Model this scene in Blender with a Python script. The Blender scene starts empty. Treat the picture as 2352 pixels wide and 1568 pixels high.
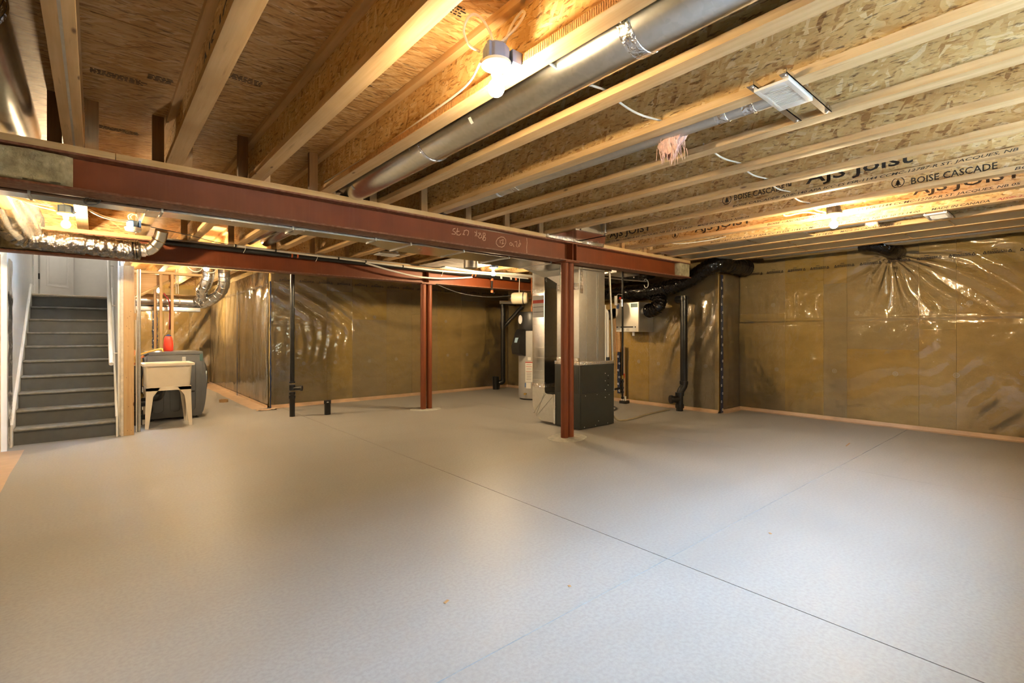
import bpy, bmesh, math, random
from mathutils import Vector, Matrix, noise
random.seed(7)
sc = bpy.context.scene
COL = sc.collection
# ---------------------------------------------------------------- camera
CAM_H = 1.22
YAW = math.radians(40.49)          # camera forward is 40.49 deg from +Y towards +X
cam_d = bpy.data.cameras.new('camera'); cam = bpy.data.objects.new('camera', cam_d); COL.objects.link(cam)
cam.location = (0, 0, CAM_H); cam.rotation_euler = (math.radians(90), 0, -YAW)
cam_d.sensor_width = 36.0; cam_d.lens = 36.0 * 1122 / 2352; cam_d.shift_y = -16 / 2352
cam_d.clip_start = 0.02
sc.camera = cam
# ---------------------------------------------------------------- world, exposure, light settings
vs = sc.view_settings
vs.view_transform = 'Standard'; vs.look = 'None'; vs.exposure = 0.40; vs.gamma = 1.0; vs.use_curve_mapping = False
wd = bpy.data.worlds.new('daylight'); sc.world = wd; wd.use_nodes = True
bg = wd.node_tree.nodes['Background']; bg.inputs[0].default_value = (0.50, 0.73, 1.0, 1); bg.inputs[1].default_value = 155.0
BULB_L = 2450.0                      # radiance of the bare bulbs
BULB_C = (1.0, 0.73, 0.41, 1)
sc.cycles.max_bounces = 7; sc.cycles.diffuse_bounces = 4; sc.cycles.use_adaptive_sampling = True; sc.cycles.adaptive_threshold = 0.15; sc.cycles.adaptive_min_samples = 20; sc.cycles.glossy_bounces = 3
sc.cycles.transparent_max_bounces = 12; sc.cycles.sample_clamp_indirect = 30.0
sc.cycles.caustics_reflective = False; sc.cycles.caustics_refractive = False
def window_portal(name, loc, w, h):   # daylight enters through the two windows of the near wall
    d = bpy.data.lights.new(name, 'AREA'); d.shape = 'RECTANGLE'; d.size = w; d.size_y = h; d.cycles.is_portal = True
    o = bpy.data.objects.new(name, d); COL.objects.link(o); o.location = loc; o.rotation_euler = (math.radians(90), 0, 0)
    return o
WINDOWS = [(1.3, 2.4), (3.1, 4.2)]; WZ0, WZ1 = 1.55, 2.28; YN = -0.9
for a, b in WINDOWS: window_portal('daylight_portal', ((a + b) / 2, YN - 0.33, (WZ0 + WZ1) / 2), b - a, WZ1 - WZ0)
# ---------------------------------------------------------------- materials
MATS = {}
class N:
    def __init__(s, name):
        s.m = bpy.data.materials.new(name); s.m.use_nodes = True; s.t = s.m.node_tree; s.n = s.t.nodes; s.l = s.t.links
        s.b = s.n['Principled BSDF']; s.out = s.n['Material Output']; MATS[name] = s.m
    def node(s, t, **k):
        o = s.n.new(t)
        for a, v in k.items(): setattr(o, a, v)
        return o
    def put(s, sock, v):
        if hasattr(v, 'is_linked') or isinstance(v, bpy.types.NodeSocket): s.l.new(v, sock)
        else: sock.default_value = v
    def coord(s, kind='Object'): return s.node('ShaderNodeTexCoord').outputs[kind]
    def math(s, op, a, b=0.0, c=0.0):
        o = s.node('ShaderNodeMath', operation=op)
        s.put(o.inputs[0], a); s.put(o.inputs[1], b); s.put(o.inputs[2], c); return o.outputs[0]
    def sep(s, v):
        o = s.node('ShaderNodeSeparateXYZ'); s.put(o.inputs[0], v); return o.outputs
    def comb(s, x, y, z=0.0):
        o = s.node('ShaderNodeCombineXYZ'); s.put(o.inputs[0], x); s.put(o.inputs[1], y); s.put(o.inputs[2], z); return o.outputs[0]
    def mapv(s, v, scale=(1, 1, 1), loc=(0, 0, 0), rot=(0, 0, 0)):
        o = s.node('ShaderNodeMapping'); s.put(o.inputs[0], v); o.inputs['Scale'].default_value = scale
        o.inputs['Location'].default_value = loc; o.inputs['Rotation'].default_value = rot; return o.outputs[0]
    def noise(s, v, scale, detail=3, rough=0.55, out=0, dist=0.0):
        o = s.node('ShaderNodeTexNoise'); s.put(o.inputs['Vector'], v); o.inputs['Scale'].default_value = scale
        o.inputs['Detail'].default_value = detail; o.inputs['Roughness'].default_value = rough
        o.inputs['Distortion'].default_value = dist; return o.outputs[out]
    def vor(s, v, scale=1.0, dims='2D', feature='F1'):
        o = s.node('ShaderNodeTexVoronoi', voronoi_dimensions=dims, feature=feature)
        s.put(o.inputs['Vector'], v); o.inputs['Scale'].default_value = scale; return o.outputs
    def ramp(s, v, stops, interp='LINEAR'):
        o = s.node('ShaderNodeValToRGB'); s.put(o.inputs[0], v); r = o.color_ramp; r.interpolation = interp
        while len(r.elements) < len(stops): r.elements.new(0.5)
        for e, (p, c) in zip(r.elements, stops): e.position = p; e.color = c if len(c) == 4 else (*c, 1)
        return o.outputs[0]
    def mix(s, f, a, b, mode='MIX'):
        o = s.node('ShaderNodeMix', data_type='RGBA', blend_type=mode)
        s.put(o.inputs[0], f); s.put(o.inputs[6], a if not isinstance(a, tuple) or len(a) == 4 else (*a, 1))
        s.put(o.inputs[7], b if not isinstance(b, tuple) or len(b) == 4 else (*b, 1)); return o.outputs[2]
    def bump(s, h, strength=0.3, dist=0.01):
        o = s.node('ShaderNodeBump'); s.put(o.inputs['Height'], h); o.inputs['Strength'].default_value = strength
        o.inputs['Distance'].default_value = dist; s.l.new(o.outputs[0], s.b.inputs['Normal']); return o.outputs[0]
    def set(s, color=None, rough=None, metal=None, spec=None):
        if color is not None: s.put(s.b.inputs['Base Color'], (*color, 1) if isinstance(color, tuple) and len(color) == 3 else color)
        if rough is not None: s.put(s.b.inputs['Roughness'], rough)
        if metal is not None: s.put(s.b.inputs['Metallic'], metal)
        if spec is not None: s.put(s.b.inputs['Specular IOR Level'], spec)
        return s
def plain(name, c, rough=0.5, metal=0.0, var=0.12, scale=9.0, bump=0.0, spec=None):
    n = N(name); v = n.coord(); f = n.noise(v, scale, 4)
    lo = tuple(x * (1 - var) for x in c); hi = tuple(min(1, x * (1 + var)) for x in c)
    n.set(n.ramp(f, [(0.3, lo), (0.7, hi)]), rough, metal, spec)
    if bump: n.bump(n.noise(v, scale * 6, 3), bump, 0.004)
    return n.m
def pine(name, axis, c0, c1, knots=True):
    n = N(name); v = n.coord()
    rnd = n.node('ShaderNodeObjectInfo').outputs['Random']
    off = n.node('ShaderNodeVectorMath', operation='ADD'); n.put(off.inputs[0], v); n.put(off.inputs[1], n.comb(n.math('MULTIPLY', rnd, 17.0), n.math('MULTIPLY', rnd, 5.0), n.math('MULTIPLY', rnd, 11.0)))
    v = off.outputs[0]
    sc_ = {'X': (0.9, 26, 26), 'Y': (26, 0.9, 26), 'Z': (26, 26, 0.9)}[axis]
    s2 = {'X': (5, 60, 60), 'Y': (60, 5, 60), 'Z': (60, 60, 5)}[axis]
    g = n.noise(n.mapv(v, sc_), 1.0, 4, 0.6); blot = n.noise(v, 1.6, 3)
    col = n.ramp(g, [(0.28, c0), (0.5, tuple((a + b) / 2 for a, b in zip(c0, c1))), (0.72, c1)])
    col = n.mix(n.ramp(blot, [(0.45, (0, 0, 0)), (0.75, (0.55, 0.55, 0.55))]), col, tuple(x * 0.72 for x in c0))
    fine = n.noise(n.mapv(v, s2), 1.0, 2)
    col = n.mix(n.ramp(fine, [(0.62, (0, 0, 0)), (0.78, (0.5, 0.5, 0.5))]), col, tuple(x * 0.5 for x in c0))
    if knots:
        k = n.vor(n.mapv(v, {'X': (2.6, 8, 8), 'Y': (8, 2.6, 8), 'Z': (8, 8, 2.6)}[axis]), 1.0, '3D')
        col = n.mix(n.ramp(k[0], [(0.04, (0.9, 0.9, 0.9)), (0.085, (0, 0, 0))]), col, (0.10, 0.045, 0.015))
    n.set(col, 0.62, 0); n.bump(fine, 0.25, 0.002); return n.m
def osb(name, u, v, pal, layers_, streak, warp=(1.0, 1.6, 0)):
    n = N(name); s = n.sep(n.coord()); ax = {'X': 0, 'Y': 1, 'Z': 2}
    rnd = n.math('MULTIPLY', n.node('ShaderNodeObjectInfo').outputs['Random'], 37.0)
    U = n.math('ADD', s[ax[u]], rnd); V = s[ax[v]]
    base = n.comb(U, V); dv = n.noise(base, 7.0, 3, 0.6, 1)
    layers = []
    for i, (ang, lw, ww) in enumerate(layers_):
        p = n.mapv(base, (1, 1, 1), (3.1 * i, 1.7 * i, 0), (0, 0, ang))
        p = n.mapv(p, (lw, ww, 1)); q = n.node('ShaderNodeVectorMath', operation='MULTIPLY_ADD'); n.put(q.inputs[0], dv)
        q.inputs[1].default_value = warp; n.put(q.inputs[2], p)
        layers.append(n.sep(n.vor(q.outputs[0])[1]))
    def colr(x): return n.ramp(x, pal)
    col = colr(layers[0][0]); h = layers[0][1]
    for L, th in zip(layers[1:], (0.45, 0.5, 0.6, 0.72)):
        m = n.math('GREATER_THAN', L[2], th); col = n.mix(m, col, colr(L[0])); hm = n.node('ShaderNodeMix'); n.put(hm.inputs[0], m); n.put(hm.inputs[2], h); n.put(hm.inputs[3], L[1]); h = hm.outputs[0]
    # wood grain inside the strands and dark slivers between them
    g = n.noise(n.mapv(base, streak[1], (0, 0, 0), (0, 0, streak[0])), 1.0, 3, 0.65, 0, 0.4)
    col = n.mix(n.ramp(g, [(0.30, (0.55, 0.55, 0.55)), (0.5, (0, 0, 0))]), col, (0.60, 0.42, 0.22))
    col = n.mix(n.ramp(g, [(0.55, (0, 0, 0)), (0.66, (0.85, 0.85, 0.85))]), col, (0.10, 0.042, 0.012))
    col = n.mix(n.ramp(n.noise(base, 1.3, 3), [(0.35, (0, 0, 0)), (0.8, (0.4, 0.4, 0.4))]), col, (0.40, 0.21, 0.07))
    n.set(col, 0.58, 0); n.bump(h, 0.3, 0.003); return n.m
PAL = [(0.0, (0.26, 0.125, 0.04)), (0.08, (0.48, 0.27, 0.095)), (0.5, (0.62, 0.39, 0.16)), (0.8, (0.69, 0.48, 0.23)), (1.0, (0.76, 0.58, 0.33))]
PALG = [(0.0, (0.30, 0.15, 0.045)), (0.07, (0.56, 0.345, 0.125)), (0.5, (0.655, 0.455, 0.195)), (0.85, (0.71, 0.53, 0.25)), (1.0, (0.80, 0.66, 0.40))]
osb('osb_subfloor', 'X', 'Y', PAL, [(0.06, 7, 42), (-0.25, 6, 50), (0.3, 8, 60), (-0.05, 9, 80), (0.7, 10, 60)], (0.05, (12, 70, 1)))
osb('osb_web', 'Y', 'Z', PALG, [(0.2, 10, 30), (-0.6, 11, 38), (0.8, 12, 44), (1.3, 11, 50), (-0.2, 16, 80)], (0.45, (18, 75, 1)), (2.2, 3.2, 0)); osb('osb_rim', 'X', 'Z', PAL, [(0.06, 7, 42), (-0.3, 8, 50), (0.3, 8, 60), (-0.05, 9, 80), (0.7, 10, 60)], (0.05, (9, 85, 1)))
pine('pine_y', 'Y', (0.50, 0.31, 0.13), (0.70, 0.50, 0.27)); pine('pine_x', 'X', (0.52, 0.35, 0.16), (0.66, 0.48, 0.26))
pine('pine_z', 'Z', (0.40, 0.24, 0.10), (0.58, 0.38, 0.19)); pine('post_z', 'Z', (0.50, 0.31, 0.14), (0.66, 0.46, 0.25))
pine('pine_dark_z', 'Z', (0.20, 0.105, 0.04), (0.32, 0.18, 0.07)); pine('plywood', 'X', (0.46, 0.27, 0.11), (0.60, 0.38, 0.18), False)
def metal(name, c, rough, var=0.1, spangle=40):
    n = N(name); v = n.coord(); sp = n.sep(n.vor(v, spangle, '3D')[1])[0]
    lo = tuple(x * (1 - var) for x in c); hi = tuple(min(1, x * (1 + var)) for x in c)
    n.set(n.ramp(sp, [(0, lo), (1, hi)]), n.math('ADD', n.math('MULTIPLY', n.noise(v, 6, 3), 0.16), rough - 0.06), 1.0)
    n.bump(n.noise(v, 2.2, 2), 0.05, 0.03); return n.m
metal('galvanized', (0.72, 0.73, 0.73), 0.22, 0.05, 55); metal('galvanized_dull', (0.58, 0.58, 0.56), 0.44, 0.03); metal('steel_grey', (0.50, 0.50, 0.49), 0.42, 0.06)
def foil(name, c, rough, sc_, st):
    n = N(name); v = n.coord(); n.set(c, rough, 1.0); n.bump(n.noise(v, sc_, 4, 0.6, 0, 0.8), st, 0.02); return n.m
foil('foil_tape', (0.80, 0.80, 0.80), 0.16, 32, 0.7); foil('foil_flex', (0.26, 0.26, 0.27), 0.16, 20, 1.0)
n = N('black_poly'); v = n.coord(); n.set((0.006, 0.005, 0.0045), 0.09, 0, 0.4); n.bump(n.noise(v, 10, 3, 0.5, 0, 1.0), 0.8, 0.03)
n = N('red_oxide'); v = n.coord()                                    # primer on the steel
st = n.noise(n.mapv(v, (60, 60, 2.0)), 1.0, 3); bl = n.noise(v, 3.0, 4)
col = n.ramp(bl, [(0.3, (0.145, 0.030, 0.006)), (0.7, (0.21, 0.046, 0.009))])
col = n.mix(n.ramp(st, [(0.5, (0, 0, 0)), (0.8, (0.5, 0.5, 0.5))]), col, (0.20, 0.062, 0.022))
n.set(col, 0.55, 0); n.bump(st, 0.1, 0.001)
n = N('flange_dust'); v = n.coord(); n.set(n.ramp(n.noise(v, 30, 4), [(0.35, (0.16, 0.045, 0.018)), (0.7, (0.26, 0.13, 0.08))]), 0.6, 0)
n = N('concrete'); v = n.coord('Object'); b0 = n.noise(v, 0.55, 4); b1 = n.noise(v, 60, 3); sp = n.vor(v, 210, '3D')
col = n.ramp(b0, [(0.3, (0.32, 0.312, 0.30)), (0.7, (0.375, 0.372, 0.363))])
col = n.mix(n.ramp(b1, [(0.35, (0.5, 0.5, 0.5)), (0.62, (0, 0, 0))]), col, (0.27, 0.258, 0.245))
col = n.mix(n.ramp(sp[0], [(0.08, (0.55, 0.55, 0.55)), (0.16, (0, 0, 0))]), col, (0.19, 0.175, 0.155))
sw = n.noise(n.mapv(v, (0.7, 3.2, 1), (0, 0, 0), (0, 0, 0.5)), 1.4, 4, 0.6)
col = n.mix(n.ramp(sw, [(0.5, (0, 0, 0)), (0.75, (0.35, 0.35, 0.35))]), col, (0.315, 0.29, 0.265))
n.set(col, n.ramp(b0, [(0.3, (0.42, 0.42, 0.42)), (0.7, (0.55, 0.55, 0.55))]), 0, 0.35); n.bump(b1, 0.25, 0.002)
plain('bounce_ground', (0.64, 0.60, 0.54), 0.95, 0, 0.15, 30); plain('concrete_dark', (0.16, 0.145, 0.125), 0.9); plain('grout', (0.42, 0.41, 0.37), 0.85, 0, 0.2, 14, 0.5)
def batt(name, c):                                                    # glass-wool blanket behind the film
    n = N(name); v = n.coord(); rnd = n.node('ShaderNodeObjectInfo').outputs['Random']
    f = n.noise(n.mapv(v, (1, 1, 2.2)), 3.0, 5, 0.6); g = n.noise(v, 90, 2)
    col = n.ramp(f, [(0.25, tuple(x * 0.82 for x in c)), (0.55, c), (0.8, tuple(min(1, x * 1.14) for x in c))])
    col = n.mix(n.ramp(g, [(0.45, (0, 0, 0)), (0.7, (0.3, 0.3, 0.3))]), col, tuple(x * 0.7 for x in c))
    h = n.node('ShaderNodeHueSaturation'); n.put(h.inputs['Color'], col); n.put(h.inputs['Saturation'], n.math('ADD', n.math('MULTIPLY', rnd, 0.30), 0.86)); n.put(h.inputs['Value'], n.math('ADD', n.math('MULTIPLY', rnd, 0.16), 0.92))
    n.set(h.outputs[0], 0.95, 0, 0.1); n.bump(f, 0.3, 0.02); return n.m
batt('batt', (0.47, 0.335, 0.125)); batt('batt_gold', (0.50, 0.33, 0.095)); batt('batt_light', (0.55, 0.41, 0.19)); plain('mineral_wool', (0.40, 0.36, 0.235), 0.95, 0, 0.35, 16, 1.0)
def film(name, fac, haze, bump, rough=0.10):
    n = N(name); n.n.remove(n.b); v = n.coord()
    tr = n.node('ShaderNodeBsdfTransparent'); tr.inputs[0].default_value = (0.97, 0.965, 0.95, 1)
    gl = n.node('ShaderNodeBsdfGlossy'); gl.inputs['Roughness'].default_value = rough; gl.inputs[0].default_value = (1, 1, 1, 1)
    df = n.node('ShaderNodeBsdfDiffuse'); df.inputs[0].default_value = (0.75, 0.72, 0.66, 1)
    bp = n.node('ShaderNodeBump'); bp.inputs['Strength'].default_value = bump; bp.inputs['Distance'].default_value = 0.02
    n.l.new(n.noise(n.mapv(v, (1, 1, 0.55)), 9.0, 3, 0.55, 0, 1.2), bp.inputs['Height'])
    for x in (gl, ): n.l.new(bp.outputs[0], x.inputs['Normal'])
    fr = n.node('ShaderNodeFresnel'); fr.inputs[0].default_value = 1.5; n.l.new(bp.outputs[0], fr.inputs['Normal'])
    m1 = n.node('ShaderNodeMixShader'); m1.inputs[0].default_value = haze; n.l.new(tr.outputs[0], m1.inputs[1]); n.l.new(df.outputs[0], m1.inputs[2])
    m2 = n.node('ShaderNodeMixShader'); n.l.new(n.math('MULTIPLY_ADD', fr.outputs[0], 1.0, fac), m2.inputs[0]); n.l.new(m1.outputs[0], m2.inputs[1]); n.l.new(gl.outputs[0], m2.inputs[2])
    n.l.new(m2.outputs[0], n.out.inputs[0]); return n.m
film('vapour_film', 0.045, 0.06, 0.35, 0.055); film('film_white', 0.02, 0.45, 0.5)
n = N('bulb_glow'); n.set((1, 1, 1), 0.4); n.b.inputs['Emission Color'].default_value = BULB_C; n.b.inputs['Emission Strength'].default_value = BULB_L
n = N('bulb_glow_soft'); n.set((1, 1, 1), 0.4); n.b.inputs['Emission Color'].default_value = BULB_C; n.b.inputs['Emission Strength'].default_value = BULB_L * 0.42
n = N('stair_fill_glow'); n.set((1, 1, 1), 0.4); n.b.inputs['Emission Color'].default_value = (1.0, 0.90, 0.76, 1); n.b.inputs['Emission Strength'].default_value = 55
n = N('pane_glass'); n.n.remove(n.b); tr = n.node('ShaderNodeBsdfTransparent'); gl = n.node('ShaderNodeBsdfGlossy'); gl.inputs['Roughness'].default_value = 0.02; mx = n.node('ShaderNodeMixShader'); mx.inputs[0].default_value = 0.05
n.l.new(tr.outputs[0], mx.inputs[1]); n.l.new(gl.outputs[0], mx.inputs[2]); n.l.new(mx.outputs[0], n.out.inputs[0])
plain('white_paint', (0.80, 0.79, 0.77), 0.5, 0, 0.03); plain('trim_white', (0.86, 0.85, 0.82), 0.35, 0, 0.03); plain('door_white', (0.84, 0.84, 0.84), 0.35, 0, 0.02)
plain('drywall_edge', (0.66, 0.60, 0.52), 0.9, 0, 0.15, 20, 0.3)
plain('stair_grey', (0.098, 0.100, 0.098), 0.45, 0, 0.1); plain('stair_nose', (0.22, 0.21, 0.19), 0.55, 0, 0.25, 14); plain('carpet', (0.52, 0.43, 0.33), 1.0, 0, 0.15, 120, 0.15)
plain('appliance_grey', (0.12, 0.123, 0.13), 0.36, 0.35, 0.04); plain('appliance_dark', (0.03, 0.03, 0.032), 0.3, 0.2, 0.05); plain('appliance_teal', (0.06, 0.11, 0.11), 0.3, 0.2, 0.05)
plain('furnace_grey', (0.032, 0.036, 0.033), 0.42, 0.1, 0.08); plain('tub_white', (0.72, 0.64, 0.53), 0.38, 0, 0.03); plain('black_abs', (0.010, 0.010, 0.010), 0.28, 0, 0.2, 30)
plain('white_pvc', (0.74, 0.73, 0.70), 0.35, 0, 0.04); plain('cream_enamel', (0.66, 0.58, 0.42), 0.35, 0, 0.04); plain('box_blue', (0.10, 0.23, 0.58), 0.4, 0, 0.05); plain('box_greyblue', (0.19, 0.25, 0.38), 0.45, 0, 0.06)
plain('porcelain', (0.85, 0.83, 0.78), 0.3, 0, 0.02); plain('cable_white', (0.78, 0.76, 0.70), 0.45, 0, 0.04); plain('cable_dark', (0.07, 0.075, 0.085), 0.5); plain('plastic_black', (0.012, 0.012, 0.013), 0.4, 0, 0.1)
plain('red_plastic', (0.72, 0.05, 0.025), 0.35, 0, 0.05); plain('blue_cap', (0.03, 0.07, 0.22), 0.4); plain('brass', (0.72, 0.48, 0.14), 0.25, 1.0, 0.06); plain('copper', (0.55, 0.22, 0.10), 0.35, 1.0, 0.1); plain('orange_band', (0.55, 0.12, 0.04), 0.5)
plain('tape_blue', (0.013, 0.024, 0.068), 0.3, 0, 0.1); plain('print_white', (0.70, 0.71, 0.74), 0.5, 0, 0.05); plain('ink', (0.028, 0.022, 0.018), 0.7, 0, 0.3, 60); plain('ink_red', (0.34, 0.045, 0.05), 0.7, 0, 0.2, 60); plain('chalk', (0.66, 0.44, 0.32), 0.9, 0, 0.2, 80)
plain('paper', (0.66, 0.65, 0.62), 0.6, 0, 0.04); plain('paper_grey', (0.50, 0.51, 0.54), 0.6, 0, 0.04); plain('paper_red', (0.42, 0.045, 0.03), 0.6); plain('paper_blue', (0.08, 0.15, 0.34), 0.6); plain('tank_grey', (0.33, 0.32, 0.31), 0.38, 0, 0.04)
plain('hrv_face', (0.62, 0.58, 0.50), 0.35, 0.3, 0.03); plain('screen_blue', (0.30, 0.45, 0.60), 0.3); plain('fibre_pink', (0.82, 0.56, 0.50), 0.95, 0, 0.2, 50, 0.8); plain('card_brown', (0.42, 0.25, 0.11), 0.8)
plain('hose_clear', (0.36, 0.31, 0.22), 0.25, 0, 0.1); plain('strip_tan', (0.56, 0.40, 0.27), 0.45, 0, 0.12, 5); plain('disc_pale', (0.55, 0.49, 0.38), 0.6, 0, 0.05); plain('seam_dark', (0.14, 0.10, 0.05), 0.9); plain('screw_white', (0.80, 0.80, 0.78), 0.3)
plain('black_iron', (0.018, 0.017, 0.016), 0.4, 0.5, 0.15); plain('grille_white', (0.83, 0.85, 0.86), 0.3, 0, 0.02); plain('knurl_wood', (0.46, 0.24, 0.08), 0.7, 0, 0.3, 70, 0.8)
film('bag_film', 0.06, 0.14, 0.6)
# ---------------------------------------------------------------- builders
WLOC = {}
def link(o): COL.objects.link(o); return o
def tag(o, label=None, cat=None, group=None, kind=None):
    if label: o['label'] = label
    if cat: o['category'] = cat
    if group: o['group'] = group
    if kind: o['kind'] = kind
    return o
def thing(name, loc, label, cat, group=None):
    o = link(bpy.data.objects.new(name, None)); o.empty_display_size = 0.1; o.location = loc; WLOC[o.name] = Vector(loc)
    return tag(o, label, cat, group)
def smooth_path(pts, sub=6, closed=False):
    P = [Vector(p) for p in pts]
    if len(P) < 3: return P
    out = []; n_ = len(P); rng = range(n_ if closed else n_ - 1)
    for i in rng:
        p0 = P[(i - 1) % n_] if closed or i > 0 else P[0] * 2 - P[1]
        p1 = P[i]; p2 = P[(i + 1) % n_]
        p3 = P[(i + 2) % n_] if closed or i + 2 < n_ else P[-1] * 2 - P[-2]
        for k in range(sub):
            t = k / sub
            out.append(0.5 * ((2 * p1) + (p2 - p0) * t + (2 * p0 - 5 * p1 + 4 * p2 - p3) * t * t + (3 * p1 - p0 - 3 * p2 + p3) * t ** 3))
    if not closed: out.append(P[-1])
    return out
class B:
    def __init__(s, M=None): s.v = []; s.f = []; s.M = M
    def add(s, vs_, fs_):
        o = len(s.v)
        for p in vs_:
            p = Vector(p); s.v.append(s.M @ p if s.M else p)
        s.f += [[o + i for i in f] for f in fs_]; return s
    def box(s, x0, x1, y0, y1, z0, z1):
        return s.add([(x0, y0, z0), (x1, y0, z0), (x1, y1, z0), (x0, y1, z0), (x0, y0, z1), (x1, y0, z1), (x1, y1, z1), (x0, y1, z1)],
                     [(3, 2, 1, 0), (4, 5, 6, 7), (0, 1, 5, 4), (1, 2, 6, 5), (2, 3, 7, 6), (3, 0, 4, 7)])
    def hexa(s, bot, top):                       # two quads, bottom and top, same winding (ccw from above)
        return s.add(list(bot) + list(top), [(3, 2, 1, 0), (4, 5, 6, 7), (0, 1, 5, 4), (1, 2, 6, 5), (2, 3, 7, 6), (3, 0, 4, 7)])
    def tube(s, pts, r, n=10, caps=True, closed=False, up=None):
        P = [Vector(p) for p in pts]; m = len(P); R = r if isinstance(r, (list, tuple)) else [r] * m
        vs_ = []; prev = None
        for i in range(m):
            if closed: d = (P[(i + 1) % m] - P[i - 1]).normalized()
            else: d = (P[min(i + 1, m - 1)] - P[max(i - 1, 0)]).normalized()
            if prev is None:
                a = Vector(up) if up else (Vector((0, 0, 1)) if abs(d.z) < 0.9 else Vector((1, 0, 0)))
                x = a.cross(d).normalized()
            else:
                x = (prev - d * prev.dot(d))
                x = x.normalized() if x.length > 1e-6 else d.orthogonal().normalized()
            prev = x; y = d.cross(x)
            vs_ += [P[i] + (x * math.cos(2 * math.pi * k / n) + y * math.sin(2 * math.pi * k / n)) * R[i] for k in range(n)]
        fs_ = []
        for i in range(m if closed else m - 1):
            j = (i + 1) % m
            fs_ += [(i * n + k, i * n + (k + 1) % n, j * n + (k + 1) % n, j * n + k) for k in range(n)]
        if caps and not closed: fs_ += [tuple(range(n - 1, -1, -1)), tuple((m - 1) * n + k for k in range(n))]
        return s.add(vs_, fs_)
    def lathe(s, prof, c, axis='Z', n=24, caps=True):
        c = Vector(c); ax = {'X': (Vector((1, 0, 0)), Vector((0, 1, 0)), Vector((0, 0, 1))), 'Y': (Vector((0, 1, 0)), Vector((0, 0, 1)), Vector((1, 0, 0))), 'Z': (Vector((0, 0, 1)), Vector((1, 0, 0)), Vector((0, 1, 0)))}[axis] if isinstance(axis, str) else axis
        vs_ = []
        for r, h in prof: vs_ += [c + ax[0] * h + (ax[1] * math.cos(2 * math.pi * k / n) + ax[2] * math.sin(2 * math.pi * k / n)) * r for k in range(n)]
        fs_ = [(i * n + k, i * n + (k + 1) % n, (i + 1) * n + (k + 1) % n, (i + 1) * n + k) for i in range(len(prof) - 1) for k in range(n)]
        if caps: fs_ += [tuple(range(n - 1, -1, -1)), tuple((len(prof) - 1) * n + k for k in range(n))]
        return s.add(vs_, fs_)
    def prism(s, poly, axis, a0, a1):            # 2D polygon (ccw) extruded along an axis
        f = {'X': lambda p, a: (a, p[0], p[1]), 'Y': lambda p, a: (p[0], a, p[1]), 'Z': lambda p, a: (p[0], p[1], a)}[axis]
        m = len(poly)
        return s.add([f(p, a0) for p in poly] + [f(p, a1) for p in poly], [tuple(range(m - 1, -1, -1)), tuple(range(m, 2 * m))] + [(i, (i + 1) % m, m + (i + 1) % m, m + i) for i in range(m)])
    def grid(s, fn, nu, nv):
        return s.add([fn(i / nu, j / nv) for j in range(nv + 1) for i in range(nu + 1)], [(j * (nu + 1) + i, j * (nu + 1) + i + 1, (j + 1) * (nu + 1) + i + 1, (j + 1) * (nu + 1) + i) for j in range(nv) for i in range(nu)])
    def build(s, name, mat, parent=None, bevel=0.0, smooth=True, origin=None, angle=35):
        if parent is not None: org = WLOC[parent.name]
        elif origin is not None: org = Vector(origin)
        else:
            xs = [p.x for p in s.v]; ys = [p.y for p in s.v]; zs = [p.z for p in s.v]
            org = Vector(((min(xs) + max(xs)) / 2, (min(ys) + max(ys)) / 2, min(zs)))
        me = bpy.data.meshes.new(name); me.from_pydata([p - org for p in s.v], [], s.f); me.update()
        bm = bmesh.new(); bm.from_mesh(me)
        bmesh.ops.recalc_face_normals(bm, faces=bm.faces)
        if bevel: bmesh.ops.bevel(bm, geom=[e for e in bm.edges if len(e.link_faces) == 2 and e.calc_face_angle(0) > 0.6], offset=bevel, segments=2, affect='EDGES', profile=0.7)
        bm.to_mesh(me); bm.free()
        if smooth:
            for p in me.polygons: p.use_smooth = True
            me.set_sharp_from_angle(angle=math.radians(angle))
        me.materials.append(MATS[mat])
        o = link(bpy.data.objects.new(name, me)); WLOC[o.name] = org
        if parent is not None: o.parent = parent
        else: o.location = org
        return o
def copy_tree(o, parent=None, loc=None):
    c = o.copy(); COL.objects.link(c); WLOC[c.name] = Vector(loc) if loc is not None else (WLOC[parent.name] if parent else WLOC[o.name])
    if parent: c.parent = parent
    elif loc is not None: c.location = loc
    for ch in list(o.children): copy_tree(ch, c)
    return c
def struct(o): o['kind'] = 'structure'; return o
_tc = {}
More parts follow.
